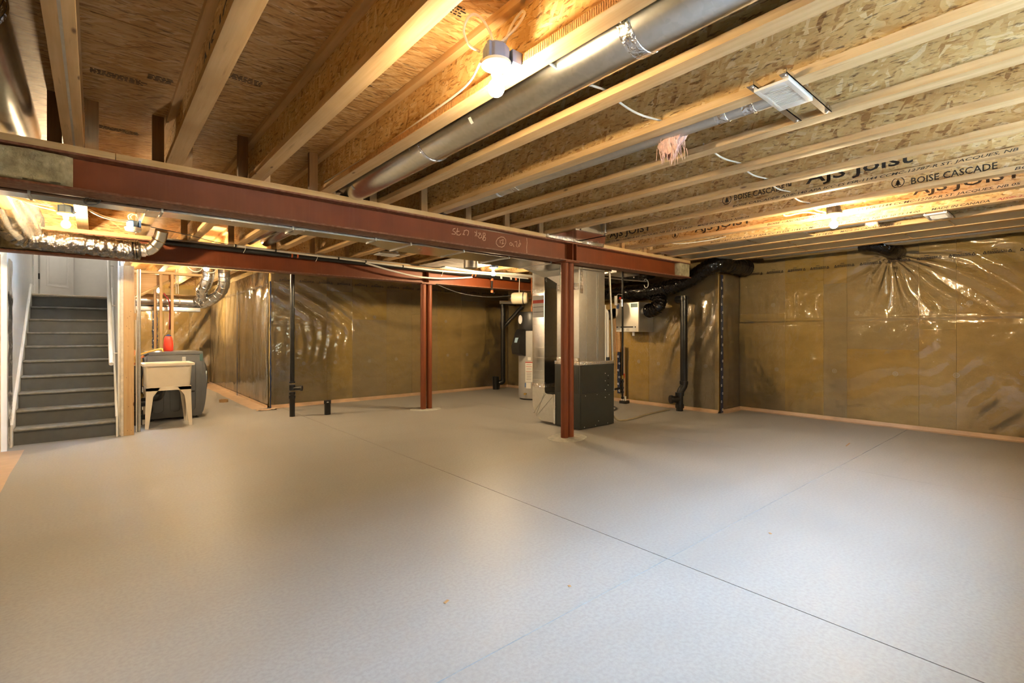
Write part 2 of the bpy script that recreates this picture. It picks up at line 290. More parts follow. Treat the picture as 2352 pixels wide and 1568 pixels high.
def text_part(txt, name, mat, parent, origin, ux, uy, width, height, shear=0.0, bold=0.0):
    """flat lettering; origin = lower left corner, ux = reading direction, uy = up"""
    key = (txt, shear, bold)
    if key not in _tc:
        cu = bpy.data.curves.new('lettering', 'FONT'); cu.body = txt; cu.size = 1.0; cu.shear = shear; cu.offset = bold; cu.resolution_u = 2
        ob = bpy.data.objects.new('lettering_tmp', cu); COL.objects.link(ob)
        bpy.context.view_layer.update()
        me = bpy.data.meshes.new_from_object(ob.evaluated_get(bpy.context.evaluated_depsgraph_get()))
        _tc[key] = ([tuple(v.co) for v in me.vertices], [tuple(p.vertices) for p in me.polygons])
        bpy.data.objects.remove(ob); bpy.data.curves.remove(cu); bpy.data.meshes.remove(me)
    vs_, fs_ = _tc[key]
    xs_ = sorted(v[0] for v in vs_); ys_ = sorted(v[1] for v in vs_); n_ = len(vs_)
    x0, x1, y0, y1 = xs_[0], xs_[-1], ys_[int(n_ * 0.02)], ys_[int(n_ * 0.98)]
    vs_ = [(v[0], min(y1 + 0.25, max(y0 - 0.25, v[1])), 0) for v in vs_]
    ux = Vector(ux); uy = Vector(uy); org = Vector(origin)
    b = B(); b.add([org + ux * ((v[0] - x0) / (x1 - x0) * width) + uy * ((v[1] - y0) / (y1 - y0) * height) for v in vs_], fs_)
    o = b.build(name, mat, parent, smooth=False); return o
def ring(b, c, axis, R, r, n=28, m=6):
    b.tube([Vector(c) + (Vector((math.cos(t), math.sin(t), 0)) if axis == 'Z' else Vector((0, math.cos(t), math.sin(t))) if axis == 'X' else Vector((math.cos(t), 0, math.sin(t)))) * R for t in [2 * math.pi * k / n for k in range(n)]], r, m, closed=True); return b
# ================================================================ THE SETTING
XL, XR, XJ, XA = -0.78, 8.05, 7.37, 2.20          # left wall, right wall, jogged right wall, alcove wall
YJ, YB, YF = 3.68, 8.78, 14.2                      # jog, back wall, far laundry wall
ZJ = 2.335; ZS = 2.637                             # joist underside, subfloor underside
floor = struct(B().box(XL - 0.3, XR + 0.3, YN - 0.4, YF + 0.3, -0.12, -0.05).build('floor', 'concrete_dark', smooth=False, origin=(0, 0, 0)))
CX = [XL - 0.25, 2.37, 5.20, XR + 0.25]; CY = [YN - 0.25, 1.472, 7.60, YF + 0.25]
for i in range(3):
    for j in range(3):
        gx0 = 0.0032 if i == 1 else 0.0014; gx1 = 0.0032 if i == 0 else 0.0014; g = 0.0022 if j == 0 else 0.0004; g0 = 0.0022 if j == 1 else 0.0004
        B().box(CX[i] + (gx0 if i else 0), CX[i + 1] - gx1, CY[j] + g0, CY[j + 1] - g, -0.06, 0).build('concrete_slab', 'concrete', floor, smooth=False)
# ---- walls: solid core, then batts, then film ------------------------------------------------
def wall_core(name, x0, x1, y0, y1, z1=2.64): return struct(B().box(x0, x1, y0, y1, 0, z1).build(name, 'concrete_dark', smooth=False))
w_left = wall_core('wall_left', XL - 0.2, XL - 0.07, YN - 0.2, 7.30)
w_right = wall_core('wall_right', XR + 0.07, XR + 0.2, YN - 0.2, YJ + 0.2)
w_jog = wall_core('wall_right_jog', XJ + 0.07, XR + 0.07, YJ + 0.07, YJ + 0.2)
w_rear = wall_core('wall_right_rear', XJ + 0.07, XJ + 0.2, YJ + 0.2, YB + 0.2)
w_back = wall_core('wall_back', XA, XJ + 0.07, YB + 0.07, YB + 0.2)
w_alc = wall_core('wall_alcove', XA + 0.07, XA + 0.2, YB + 0.2, YF + 0.2)
w_far = wall_core('wall_far', 0.30, XA + 0.07, YF + 0.07, YF + 0.2)
w_near = struct(B().box(XL - 0.2, WINDOWS[0][0], YN - 0.3, YN, 0, 2.64).box(WINDOWS[0][1], WINDOWS[1][0], YN - 0.3, YN, 0, 2.64).box(WINDOWS[1][1], XR + 0.2, YN - 0.3, YN, 0, 2.64)
    .box(WINDOWS[0][0], WINDOWS[0][1], YN - 0.3, YN, 0, WZ0).box(WINDOWS[1][0], WINDOWS[1][1], YN - 0.3, YN, 0, WZ0)
    .box(WINDOWS[0][0], WINDOWS[0][1], YN - 0.3, YN, WZ1, 2.64).box(WINDOWS[1][0], WINDOWS[1][1], YN - 0.3, YN, WZ1, 2.64).build('wall_near', 'batt', smooth=False))
for i, (a, b_) in enumerate(WINDOWS):
    w = link(bpy.data.objects.new('window_%d' % (i + 1), None)); w.location = ((a + b_) / 2, YN - 0.2, WZ0); WLOC[w.name] = Vector(w.location); w['kind'] = 'structure'
    fr = B(); t = 0.05
    fr.box(a, a + t, YN - 0.25, YN - 0.19, WZ0, WZ1).box(b_ - t, b_, YN - 0.25, YN - 0.19, WZ0, WZ1).box(a + t, b_ - t, YN - 0.25, YN - 0.19, WZ0, WZ0 + t).box(a + t, b_ - t, YN - 0.25, YN - 0.19, WZ1 - t, WZ1).box((a + b_) / 2 - 0.025, (a + b_) / 2 + 0.025, YN - 0.25, YN - 0.19, WZ0 + t, WZ1 - t)
    fr.build('window_frame', 'trim_white', w, smooth=False)
    for p0, p1 in ((a + t, (a + b_) / 2 - 0.025), ((a + b_) / 2 + 0.025, b_ - t)):
        B().box(p0, p1, YN - 0.224, YN - 0.218, WZ0 + t, WZ1 - t).build('pane', 'pane_glass', w, smooth=False)
struct(B().box(XL - 6, XR + 6, YN - 12, YN - 0.31, 1.2, 1.42).build('ground', 'bounce_ground', smooth=False))  # unseen ground, added and made pale to bounce daylight onto the ceiling
struct(B().box(XL - 1, XR + 1, YN - 0.72, YN - 0.31, 2.72, 2.85).build('sky_block_slab', 'pine_x', smooth=False))  # added slab out of view, cuts off the high sky over the windows
struct(B().box(XL - 8, XR + 8, YN - 4.4, YN - 4.1, 1.4, 4.0).build('sky_block_wall', 'seam_dark', smooth=False))  # added out of view, hides the low sky to confine the floor light
def batts(wall, axis, face, a0, a1, edges, z1=2.42, mat='batt', gold=(), split=None, inward=1):
    """blanket panels 6 cm deep on a wall; axis = the direction the wall runs; face = room-side plane"""
    E_ = [a0] + list(edges) + [a1]
    for i in range(len(E_) - 1):
        p, q = E_[i] + 0.0008, E_[i + 1] - 0.0008
        zz = [0.02, z1] if not split else [0.02, split[i % len(split)], z1]
        for k in range(len(zz) - 1):
            d = face + inward * random.uniform(0.0, 0.008)
            m = 'batt_gold' if (i, k) in gold else mat
            b = B()
            lo, hi = sorted((d, face + inward * 0.07))
            if axis == 'Y': b.box(lo, hi, p, q, zz[k] + 0.0006, zz[k + 1] - 0.0006)
            else: b.box(p, q, lo, hi, zz[k] + 0.0006, zz[k + 1] - 0.0006)
            b.build('insulation_batt', m, wall, bevel=0.003, smooth=True)
batts(w_right, 'Y', XR, YN, YJ + 0.07, [0.30, 1.02, 1.38, 2.17, 2.46, 2.98], split=(1.55, 2.05, 1.28, 1.02, 1.95, 2.0), gold={(1, 0), (2, 0), (0, 0), (3, 0), (4, 1)})
batts(w_jog, 'X', YJ, XJ, XR, [], mat='batt_light')
batts(w_rear, 'Y', XJ, YJ, YB + 0.07, [4.35, 4.95, 5.6, 6.2, 6.9, 7.6, 8.2], split=(1.35, 2.0), gold={(1, 0), (2, 0), (3, 0)})
batts(w_back, 'X', YB, XA, XJ, [2.55, 3.15, 3.62, 4.30, 4.85, 5.45, 6.05, 6.7], split=(2.1, 1.95, 2.0, 1.5, 2.1, 1.62), gold={(5, 0), (6, 0), (7, 0), (8, 0)})
batts(w_alc, 'Y', XA, YB, YF, [9.3, 9.9, 10.9, 11.6, 12.4, 13.2], mat='batt_light')
batts(w_far, 'X', YF, 0.36, XA, [0.8, 1.25, 1.75], gold={(0, 0), (1, 0), (2, 0), (3, 0)}, split=(1.9, 2.1))
batts(w_left, 'Y', XL, YN, 7.30, [0.2, 1.4, 2.6, 3.8, 5.0, 6.2, 6.9], mat='batt_light', inward=-1)
# ---- vapour-barrier film with real folds ---------------------------------------------------
def fold(d, w): return math.exp(-(d / w) ** 2)
def film_wall(name, wall, fn, nu, nv, mat='vapour_film'):
    o = B().grid(fn, nu, nv).build(name, mat, wall, angle=80); return o
def wr(a, z, s): return 0.010 * noise.noise((a * 1.3 + s, z * 1.1, s)) + 0.006 * noise.noise((a * 4.1 + s, z * 2.7, s + 3)) + 0.0025 * noise.noise((a * 13 + s, z * 7, s))
def f_right(u, v):
    y = YN + u * (YJ - YN); z = 0.015 + v * 2.40
    d = 0.016 + wr(y, z, 2.0)
    gy, gz = 1.68, 2.30                               # the film is gathered under the joist here
    dy, dz = y - gy, gz - z; r = math.hypot(dy, dz); th = math.atan2(dy, max(dz, 1e-3))
    if dz > 0: d += 0.030 * math.exp(-((r - 0.15) / 0.75) ** 2) * math.sin(th * (15 if dy < 0.2 else 11) + 1.5 * noise.noise((th * 3, r, 1.0))) * min(1, r / 0.15) * (1.0 if dy < 0.25 else 0.6)
    if dy < -0.1: d += 0.018 * math.sin(26 * (0.62 * y - 0.78 * z) + 3 * noise.noise((y * 1.2, z * 1.2, 5))) * fold(z - 1.75 + 0.3 * (y - gy), 0.42) * min(1, -dy * 1.5)
    d += 0.005 * math.sin(22 * (y * 0.8 + z * 0.9) + 4 * noise.noise((y, z, 9))) * fold((y - 1.1) - 0.9 * (z - 0.8), 0.28)
    d += 0.004 * math.sin(46 * y + 2.5 * noise.noise((y * 3, z * 2, 4))) * fold(z - 1.62, 0.28) * fold(y - 2.9, 0.55)
    d += 0.006 * math.sin(17 * (z * 1.3 + 0.35 * y) + 3 * noise.noise((y * 1.5, z * 1.5, 12))) * fold(z - 0.55, 0.35) * fold(y - 1.9, 0.9)
    d += 0.010 * fold(z - 1.44, 0.012) - 0.006 * fold(z - 1.40, 0.02)
    return (XR - max(0.004, d), y, z)
film_wall('vapour_film', w_right, f_right, 260, 150)
def f_jog(u, v):
    x = XR + u * (XJ - XR); z = 0.015 + v * 2.36
    return (x, YJ - max(0.004, 0.014 + wr(x, z, 5.0) + 0.003 * math.sin(30 * x + 3 * noise.noise((x * 3, z, 2)))), z)
film_wall('vapour_film', w_jog, f_jog, 40, 110)
def f_rear(u, v):
    y = YB - u * (YB - YJ); z = 0.015 + v * 2.36
    d = 0.016 + wr(y, z, 8.0)
    d += 0.014 * math.sin(24 * (y * 0.9 + z * 0.45) + 3 * noise.noise((y * 1.5, z, 6))) * fold(y - 4.35, 0.5) * fold(z - 1.35, 0.6)
    d += 0.008 * fold(z - 1.42, 0.012)
    return (XJ - max(0.004, d), YB - (YB - y), z)
film_wall('vapour_film', w_rear, f_rear, 190, 100)
def f_back(u, v):
    x = XA + u * (XJ - XA); z = 0.015 + v * 2.36
    d = 0.016 + wr(x, z, 11.0)
    d += 0.020 * math.sin(25 * (x * 0.55 + z * 0.85) + 2.5 * noise.noise((x * 1.2, z, 3))) * fold(z - 1.75 + 0.25 * (x - 3.0), 0.40) * fold(x - 3.25, 0.95)
    d += 0.010 * math.sin(40 * x + 3 * noise.noise((x * 2, z * 2, 8))) * fold(z - 1.15, 0.35) * fold(x - 2.95, 0.6)
    d += 0.008 * fold(z - 1.40, 0.012)
    return (x, YB - max(0.004, d), z)
film_wall('vapour_film', w_back, f_back, 230, 110)
def f_alc(u, v):
    y = YF - u * (YF - YB); z = 0.015 + v * 2.30
    d = 0.02 + wr(y, z, 14.0) + 0.008 * math.sin(9 * y + 5 * z + 4 * noise.noise((y * 1.3, z, 7))) * (0.3 + 0.7 * fold(z - 1.9, 0.5)) + 0.008 * fold(z - 1.4, 0.012)
    return (XA - max(0.004, d), y, z)
film_wall('vapour_film', w_alc, f_alc, 230, 90)
def f_far(u, v):
    x = 0.36 + u * (XA - 0.36); z = 0.015 + v * 2.30
    d = 0.016 + wr(x, z, 17.0) + 0.012 * math.sin(20 * (x * 0.7 - z * 0.4) + 2 * noise.noise((x * 2, z, 7)))
    return (x, YF - max(0.004, d), z)
film_wall('vapour_film', w_far, f_far, 90, 80)
def f_left(u, v):
    y = YN + u * (7.28 - YN); z = 0.015 + v * 2.36
    return (XL + max(0.004, 0.016 + wr(y, z, 21.0)), y, z)
film_wall('vapour_film', w_left, f_left, 160, 70)
# film flap taped to the floor, printed marks, fastener discs, blue tape
def flap(wall, pts_in, pts_out): 
    b = B(); m = len(pts_in)
    b.add([(x, y, 0.004) for x, y in pts_in] + [(x, y, 0.002) for x, y in pts_out] + [(x, y, 0.05) for x, y in pts_in], [(i, i + 1, m + i + 1, m + i) for i in range(m - 1)] + [(i, i + 1, 2 * m + i + 1, 2 * m + i) for i in range(m - 1)])
    b.build('film_flap', 'strip_tan', wall, smooth=False)
def jit(v): return v + random.uniform(-0.012, 0.012)
flap(w_right, [(XR - 0.035, YN + k * (YJ - YN) / 20) for k in range(21)], [(jit(XR - 0.13), YN + k * (YJ - YN) / 20) for k in range(21)])
flap(w_jog, [(XJ + k * (XR - XJ) / 5, YJ - 0.03) for k in range(6)], [(XJ + k * (XR - XJ) / 5, jit(YJ - 0.10)) for k in range(6)])
flap(w_back, [(XA + k * (XJ - XA) / 20, YB - 0.03) for k in range(21)], [(XA + k * (XJ - XA) / 20, jit(YB - 0.14)) for k in range(21)])
flap(w_rear, [(XJ - 0.03, YJ + k * (YB - YJ) / 14) for k in range(15)], [(jit(XJ - 0.11), YJ + k * (YB - YJ) / 14) for k in range(15)])
flap(w_alc, [(XA - 0.03, YB + k * (YF - YB) / 14) for k in range(15)], [(jit(XA - 0.26), YB + k * (YF - YB) / 14) for k in range(15)])
flap(w_left, [(XL + 0.03, YN + k * (7.28 - YN) / 14) for k in range(15)], [(jit(XL + 0.22), YN + k * (7.28 - YN) / 14) for k in range(15)])
def print_mark(wall, p, ux, L=0.24):             # warehouse print: two short lines of type between two marks
    ux = Vector(ux); p = Vector(p); uz = Vector((0, 0, 1)); b = B()
    def rect(a0, a1, z0, z1): b.add([p + ux * a0 + uz * z0, p + ux * a1 + uz * z0, p + ux * a1 + uz * z1, p + ux * a0 + uz * z1], [(0, 1, 2, 3)])
    for s0 in (0, L - 0.03):
        for (q0, q1) in (((0.0, 0.0), (0.028, 0.0)), ((0.0, 0.0), (0.014, 0.03)), ((0.028, 0.0), (0.014, 0.03))):
            a, c = Vector(q0), Vector(q1); dd = (c - a).normalized(); nn = Vector((-dd.y, dd.x)) * 0.0035
            b.add([p + ux * (s0 + w.x) + uz * w.y for w in (a - nn, c - nn, c + nn, a + nn)], [(0, 1, 2, 3)])
    for z in (0.002, 0.019):
        x = 0.036
        while x < L - 0.044:
            w = random.uniform(0.008, 0.026); rect(x, min(x + w, L - 0.038), z, z + 0.0095); x += w + 0.004
    rect(L * 0.3, L * 0.5, 0.044, 0.050)
    b.build('printed_mark', 'ink', wall, smooth=False)
for k in range(15): print_mark(w_right, (XR - 0.075, 3.52 - k * 0.305, 2.17), (0, -1, 0))
for k in range(2): print_mark(w_jog, (XJ + 0.06 + k * 0.32, YJ - 0.05, 2.17), (1, 0, 0))
for k in range(16): print_mark(w_back, (XA + 0.14 + k * 0.325, YB - 0.06, 2.12), (1, 0, 0))
for k in range(16): print_mark(w_alc, (XA - 0.06, 13.4 - k * 0.30, 2.02), (0, -1, 0))
def disc(wall, p, axis, inward, r=0.03):
    b = B(); c = Vector(p)
    for r0, r1 in ((r * 0.82, r), (r * 0.42, r * 0.55), (0.001, r * 0.2)):
        n_ = 20; A = Vector((0, 1, 0)) if axis == 'X' else Vector((1, 0, 0)); Z = Vector((0, 0, 1))
        vs_ = [c + (A * math.cos(2 * math.pi * k / n_) + Z * math.sin(2 * math.pi * k / n_)) * rr for rr in (r0, r1) for k in range(n_)]
        b.add(vs_, [(k, (k + 1) % n_, n_ + (k + 1) % n_, n_ + k) for k in range(n_)])
    b.build('fastener_disc', 'disc_pale', wall, smooth=False)
for y, z in [(3.15, 1.68), (2.05, 1.52), (0.9, 1.60), (3.10, 0.68), (2.32, 0.70), (1.62, 0.70), (1.02, 0.72), (0.45, 0.78)]: disc(w_right, (XR - 0.005, y, z), 'X', -1)
for y, z in [(3.95, 1.86), (4.15, 0.72), (4.75, 0.72), (5.15, 0.74), (3.9, 0.72)]: disc(w_rear, (XJ - 0.005, y, z), 'X', -1)
for x, z in [(3.25, 2.02), (3.25, 1.6), (4.05, 1.55), (2.75, 0.72), (3.3, 0.72), (3.95, 0.72), (4.5, 0.74), (5.7, 0.78), (6.2, 0.78), (6.8, 0.8), (5.65, 1.5)]: disc(w_back, (x, YB - 0.005, z), 'Y', -1)
for x, z in [(1.5, 1.5), (1.05, 1.7), (1.9, 1.4)]: disc(w_far, (x, YF - 0.005, z), 'Y', -1)
def blue_tape(wall, p0, ux, w, z0, z1, bumpy=0.006, dots=True):
    ux = Vector(ux); b = B(); n_ = 40
    nrm = Vector((0, 0, 1)).cross(ux)
    pts = []
    for i in range(n_ + 1):
        z = z0 + (z1 - z0) * i / n_; o = random.uniform(-bumpy, bumpy)
        pts += [Vector(p0) + ux * (o) + Vector((0, 0, z)), Vector(p0) + ux * (w + random.uniform(-bumpy, bumpy)) + Vector((0, 0, z))]
    b.add(pts, [(2 * i, 2 * i + 1, 2 * i + 3, 2 * i + 2) for i in range(n_)]); t_ = b.build('sheathing_tape', 'tape_blue', wall, smooth=False)
    if dots:
        d = B(); z = z0 + 0.05; k = 0
        while z < z1 - 0.05:
            c = Vector(p0) + ux * (w * (0.3 if k % 2 else 0.72)) + Vector((0, 0, z)) - nrm * 0 ; r = 0.02
            off = Vector((0, -0.003, 0)) if abs(ux.x) > 0.5 else Vector((-0.003, 0, 0))
            vs_ = [c + off + (ux * math.cos(2 * math.pi * j / 14) + Vector((0, 0, 1)) * math.sin(2 * math.pi * j / 14)) * rr for rr in (r * 0.45, r) for j in range(14)]
            d.add(vs_, [(j, (j + 1) % 14, 14 + (j + 1) % 14, 14 + j) for j in range(14)]); z += 0.125; k += 1
        d.build('tape_print', 'print_white', t_ , smooth=False)
blue_tape(w_jog, (XJ - 0.050, YJ - 0.048, 0), (1, 0, 0), 0.085, 0.01, 2.14)
blue_tape(w_rear, (XJ - 0.05, 5.585, 0), (0, -1, 0), 0.065, 0.14, 0.92)
blue_tape(w_back, (XA - 0.004, YB - 0.045, 0), (1, 0, 0), 0.022, 0.0, 2.1, 0.005, False)
blue_tape(w_alc, (XA - 0.04, 11.02, 0), (0, -1, 0), 0.07, 0.0, 2.1, 0.01, False)
blue_tape(w_far, (1.02, YF - 0.05, 0), (1, 0, 0), 0.10, 0.9, 2.0, 0.01)
# ---- ceiling: OSB subfloor panels ------------------------------------------------------------
SX0, SX1, SY0, SY1 = -0.70, 0.21, 7.12, 11.62        # stair opening
cb = B().box(XL - 0.2, XR + 0.2, YN - 0.3, SY0, ZS + 0.03, ZS + 0.1).box(SX1 + 0.12, XR + 0.2, SY0, YB + 0.2, ZS + 0.03, ZS + 0.1).box(SX1 + 0.12, XA + 0.2, YB + 0.2, YF + 0.2, ZS + 0.03, ZS + 0.1).box(XL - 0.2, SX0, SY0, 7.4, ZS + 0.03, ZS + 0.1)
ceiling = struct(cb.build('ceiling', 'pine_x', smooth=False))
rows = [YN - 0.05, -0.83 + 0.0, 0.39, 1.61, 2.83, 4.05, 5.27, 6.49, 7.12, 7.71, YB + 0.1, 10.1, 11.3, 12.5, YF + 0.1]
for j in range(len(rows) - 1):
    xs = [XL - 0.1] + [x for x in ((0.53 if j % 2 else 1.75) + 2.44 * k for k in range(4)) if x < XR - 0.3] + [XR + 0.1]
    if rows[j] >= SY0 - 0.01: xs = [SX1 + 0.14, 1.9, 4.4, 6.8, XR]
    if rows[j] >= YB: xs = [SX1 + 0.14, 1.4, XA + 0.1]
    for i in range(len(xs) - 1):
        if rows[j + 1] - rows[j] < 0.1: continue
        B().box(xs[i] + 0.0015, xs[i + 1] - 0.0015, rows[j] + 0.002, rows[j + 1] - 0.002, ZS + random.uniform(0, 0.0015), ZS + 0.032).build('osb_panel', 'osb_subfloor', ceiling, smooth=False)
def ceil_print(x, y, L):
    b = B()
    for r_ in range(4):
        a = x
        while a < x + L:
            w = random.uniform(0.008, 0.03); b.add([(a, y + r_ * 0.017, ZS - 0.0012), (a + w, y + r_ * 0.017, ZS - 0.0012), (a + w, y + r_ * 0.017 + 0.009, ZS - 0.0012), (a, y + r_ * 0.017 + 0.009, ZS - 0.0012)], [(3, 2, 1, 0)]); a += w + 0.006
    b.build('printed_mark', 'ink', ceiling, smooth=False)
for p_ in ((-0.02, 3.42, 0.22), (0.22, 3.30, 0.11), (0.02, 4.32, 0.2), (0.52, 3.0, 0.2), (0.95, 2.1, 0.22), (1.02, 2.6, 0.16), (1.08, 1.75, 0.15)): ceil_print(*p_)
rim = struct(B().box(XL - 0.05, XL - 0.02, YN, 7.1, ZJ - 0.02, ZS).build('trim_1', 'osb_web', smooth=False))
struct(B().box(XR + 0.02, XR + 0.05, YN, YJ, ZJ - 0.02, ZS).build('trim_2', 'osb_web', smooth=False))
struct(B().box(XA, XJ + 0.05, YB + 0.02, YB + 0.05, ZJ - 0.02, ZS).build('trim_3', 'osb_rim', smooth=False))
struct(B().box(XJ + 0.02, XJ + 0.05, YJ, YB, ZJ - 0.02, ZS).build('trim_4', 'osb_web', smooth=False))
struct(B().box(XA + 0.02, XA + 0.05, YB, YF, ZJ - 0.1, ZS).build('trim_5', 'osb_web', smooth=False))
struct(B().box(0.33, XA + 0.05, YF + 0.02, YF + 0.05, ZJ - 0.1, ZS).build('trim_6', 'osb_rim', smooth=False))
# ---- stairwell shell (open to the floor above) -----------------------------------------------
LZ = 1.79
ws_l = struct(B().box(SX0 - 0.10, SX0, 7.32, SY1 + 0.1, 0, 4.3).build('wall_stair_left', 'white_paint', smooth=False))
ws_r = struct(B().box(SX1, SX1 + 0.013, 7.56, SY1, 0, 4.3).build('wall_stair_right', 'white_paint', smooth=False))
B().box(SX1 + 0.013, SX1 + 0.026, 7.56, 7.60, 0, 2.05).build('drywall_edge', 'drywall_edge', ws_r, smooth=False)
ws_b = struct(B().box(SX0 - 0.1, SX1 + 0.1, SY1, SY1 + 0.1, 0, 4.3).build('wall_stair_end', 'white_paint', smooth=False))
ws_n = struct(B().box(SX0 - 0.1, SX1 + 0.013, 7.10, 7.13, ZS + 0.1, 4.3).build('wall_stair_near', 'white_paint', smooth=False))
struct(B().box(SX0 - 0.1, SX0, 7.10, 7.32, ZS + 0.1, 4.3).box(SX1, SX1 + 0.013, 7.10, 7.56, ZS + 0.1, 4.3).build('wall_stair_upper', 'white_paint', smooth=False))
cs = struct(B().box(SX0 - 0.1, SX1 + 0.1, 7.1, SY1 + 0.1, 4.3, 4.4).build('ceiling_stair', 'white_paint', smooth=False))
hl = thing('stairwell_fill', (-0.25, 10.3, 4.3), 'added round fill lamp above the stairwell, out of view', 'fill light')  # lamp added out of view to brighten the stairwell
B().lathe([(0.16, 0), (0.16, -0.03)], (-0.25, 10.3, 4.3)).build('base', 'trim_white', hl)
B().lathe([(0.15, -0.03), (0.14, -0.06), (0.10, -0.085), (0.01, -0.095)], (-0.25, 10.3, 4.3)).build('fill_disc', 'stair_fill_glow', hl)
struct(B().box(SX1 + 0.03, 0.345, 9.9, YF, 0, 2.64).build('wall_partition', 'white_paint', smooth=False))
# ---- I-joists --------------------------------------------------------------------------------
XK = lambda k: -0.14 + 0.4925 * k
YE = 7.08
JLAB = {-1: 'wood I-joist between the left wall and the round duct', 0: 'wood I-joist with a grey stripe down its underside, beside the left duct', 1: 'wood I-joist with faint JOIST lettering on its web near the left',
 2: 'bare wood I-joist between the lettered left joist and the lampholder joist', 3: 'wood I-joist with ribbed flange edge carrying the bare-bulb lampholder', 4: 'wood I-joist with grey-stained underside beside the large round duct',
 5: 'wood I-joist holding one end of the near exhaust fan rails', 6: 'wood I-joist holding the far end of the near exhaust fan rails', 7: 'pale wood I-joist crossed by white cable beyond the exhaust fan',
 8: 'wood I-joist with orange flange before the big lettered web', 9: 'wood I-joist with big JOIST lettering on its greyish web', 10: 'wood I-joist lettered MADE IN CANADA next to the big lettered web',
 11: 'lettered wood I-joist on which the ceiling bulb beside it shines', 12: 'lettered wood I-joist between the right bulb and the sheet metal pans', 13: 'lettered wood I-joist holding the far exhaust fan above metal pans',
 14: 'lettered wood I-joist with red ink between two sheet metal pans', 15: 'last lettered wood I-joist before the film-covered right wall'}
def yend(k): return 7.02 if k <= 0 else (YF - 0.02 if k <= 4 else (YB - 0.0 if k <= 14 else YJ))
JOIST = {}; cache = {}
for k in range(-1, 16):
    x0 = XK(k); fw = 0.064 if k == 9 else 0.089; y1 = yend(k)
    t_ = thing('wood_i_joist', (x0, YN, ZJ), JLAB[k], 'joist', 'ceiling joists'); JOIST[k] = t_
    key = (fw, y1)
    if key not in cache:
        L = y1 - YN; ms = []
        for nm, mat, bx in (('bottom_flange', 'pine_y', (0, fw, 0, L, 0, 0.038)), ('top_flange', 'pine_y', (0, fw, 0, L, ZS - ZJ - 0.038, ZS - ZJ)), ('web', 'osb_web', (fw / 2 - 0.005, fw / 2 + 0.005, 0, L, 0.034, ZS - ZJ - 0.034))):
            WLOC['_o'] = Vector((0, 0, 0)); o = B().box(*bx).build(nm, mat, None, bevel=0.002, origin=(0, 0, 0)); ms.append((nm, o.data)); bpy.data.objects.remove(o)
        cache[key] = ms
    for nm, me in cache[key]:
        o = link(bpy.data.objects.new(nm, me)); o.parent = t_; WLOC[o.name] = Vector((x0, YN, ZJ))
def letter(k, txt, y0, y1, z0=0.008, h=0.020, face='flange', mat='ink', shear=0.25, bold=0.012):
    fw = 0.064 if k == 9 else 0.089
    x = XK(k) - 0.0008 if face == 'flange' else XK(k) + fw / 2 - 0.0058
    text_part(txt, 'lettering', mat, JOIST[k], (x, y0, ZJ + z0), (0, -1, 0), (0, 0, 1), y0 - y1, h, shear, bold)
L25 = 'BOISE CASCADE® AJS®-25 APA ICC-ES ESR-1144 CCMC-12787-R ST. JACQUES, NB'
letter(9, 'BOISE CASCADE® AJS®-140 APA ICC-ES ESR-1144 CCMC-12787-R ST. JACQUES, NB', 2.02, 0.26)
letter(9, 'BOISE CASCADE™', 2.02, 1.55, 0.075, 0.05, 'web', shear=0, bold=0.01); letter(9, 'AJS Joist', 1.444, 0.772, 0.055, 0.115, 'web', shear=0, bold=0.015)
letter(10, '1144 CCMC-12787-R ST. JACQUES, NB 05 10 23 14:00', 3.85, 2.68); letter(10, 'MADE IN CANADA AJS®-25', 2.62, 2.09); letter(10, 'BOISE CASCADE', 0.31, -0.1)
letter(10, 'AJS JOIST', 3.80, 3.21, 0.05, 0.10, 'web', shear=0, bold=0.015); letter(10, 'BOISE CASCADE', 0.873, 0.395, 0.05, 0.05, 'web', shear=0, bold=0.01)
letter(11, L25 + ' 05', 2.125, 0.308); letter(11, 'AJS JOIST', 2.95, 2.30, 0.05, 0.10, 'web', shear=0, bold=0.015); letter(11, 'AJS JOIST', 0.95, 0.30, 0.05, 0.10, 'web', shear=0, bold=0.015)
letter(12, L25 + ' 05 10 23 14:00', 2.99, 0.98); letter(12, 'MADE IN CANADA', 0.90, 0.52); letter(12, 'AJS®-25', 0.48, 0.30, mat='ink_red')
letter(13, 'BOISE CASCADE® AJS®-25 APA ICC-ES ESR-1144 CCMC-12787-R', 3.80, 2.55); letter(13, 'ST. JACQUES,', 2.50, 2.25, mat='ink_red'); letter(13, 'NB 05 10 23 14:00', 2.20, 1.82); letter(13, 'MADE IN CANADA AJS®-25', 1.75, 1.21)
letter(14, L25 + ' 05 10 23 14:00', 3.70, 1.95); letter(14, '.MADE IN CANADA AJS®-25', 1.88, 1.17, mat='ink_red')
letter(15, 'MADE IN CANADA AJS®-25', 3.47, 2.95); letter(15, 'BOISE CASCADE® AJS®-25 APA ICC-ES', 1.185, 0.30)
letter(1, 'AJS JOIST', 2.75, 1.75, 0.09, 0.11, 'web', shear=0, bold=0.015)
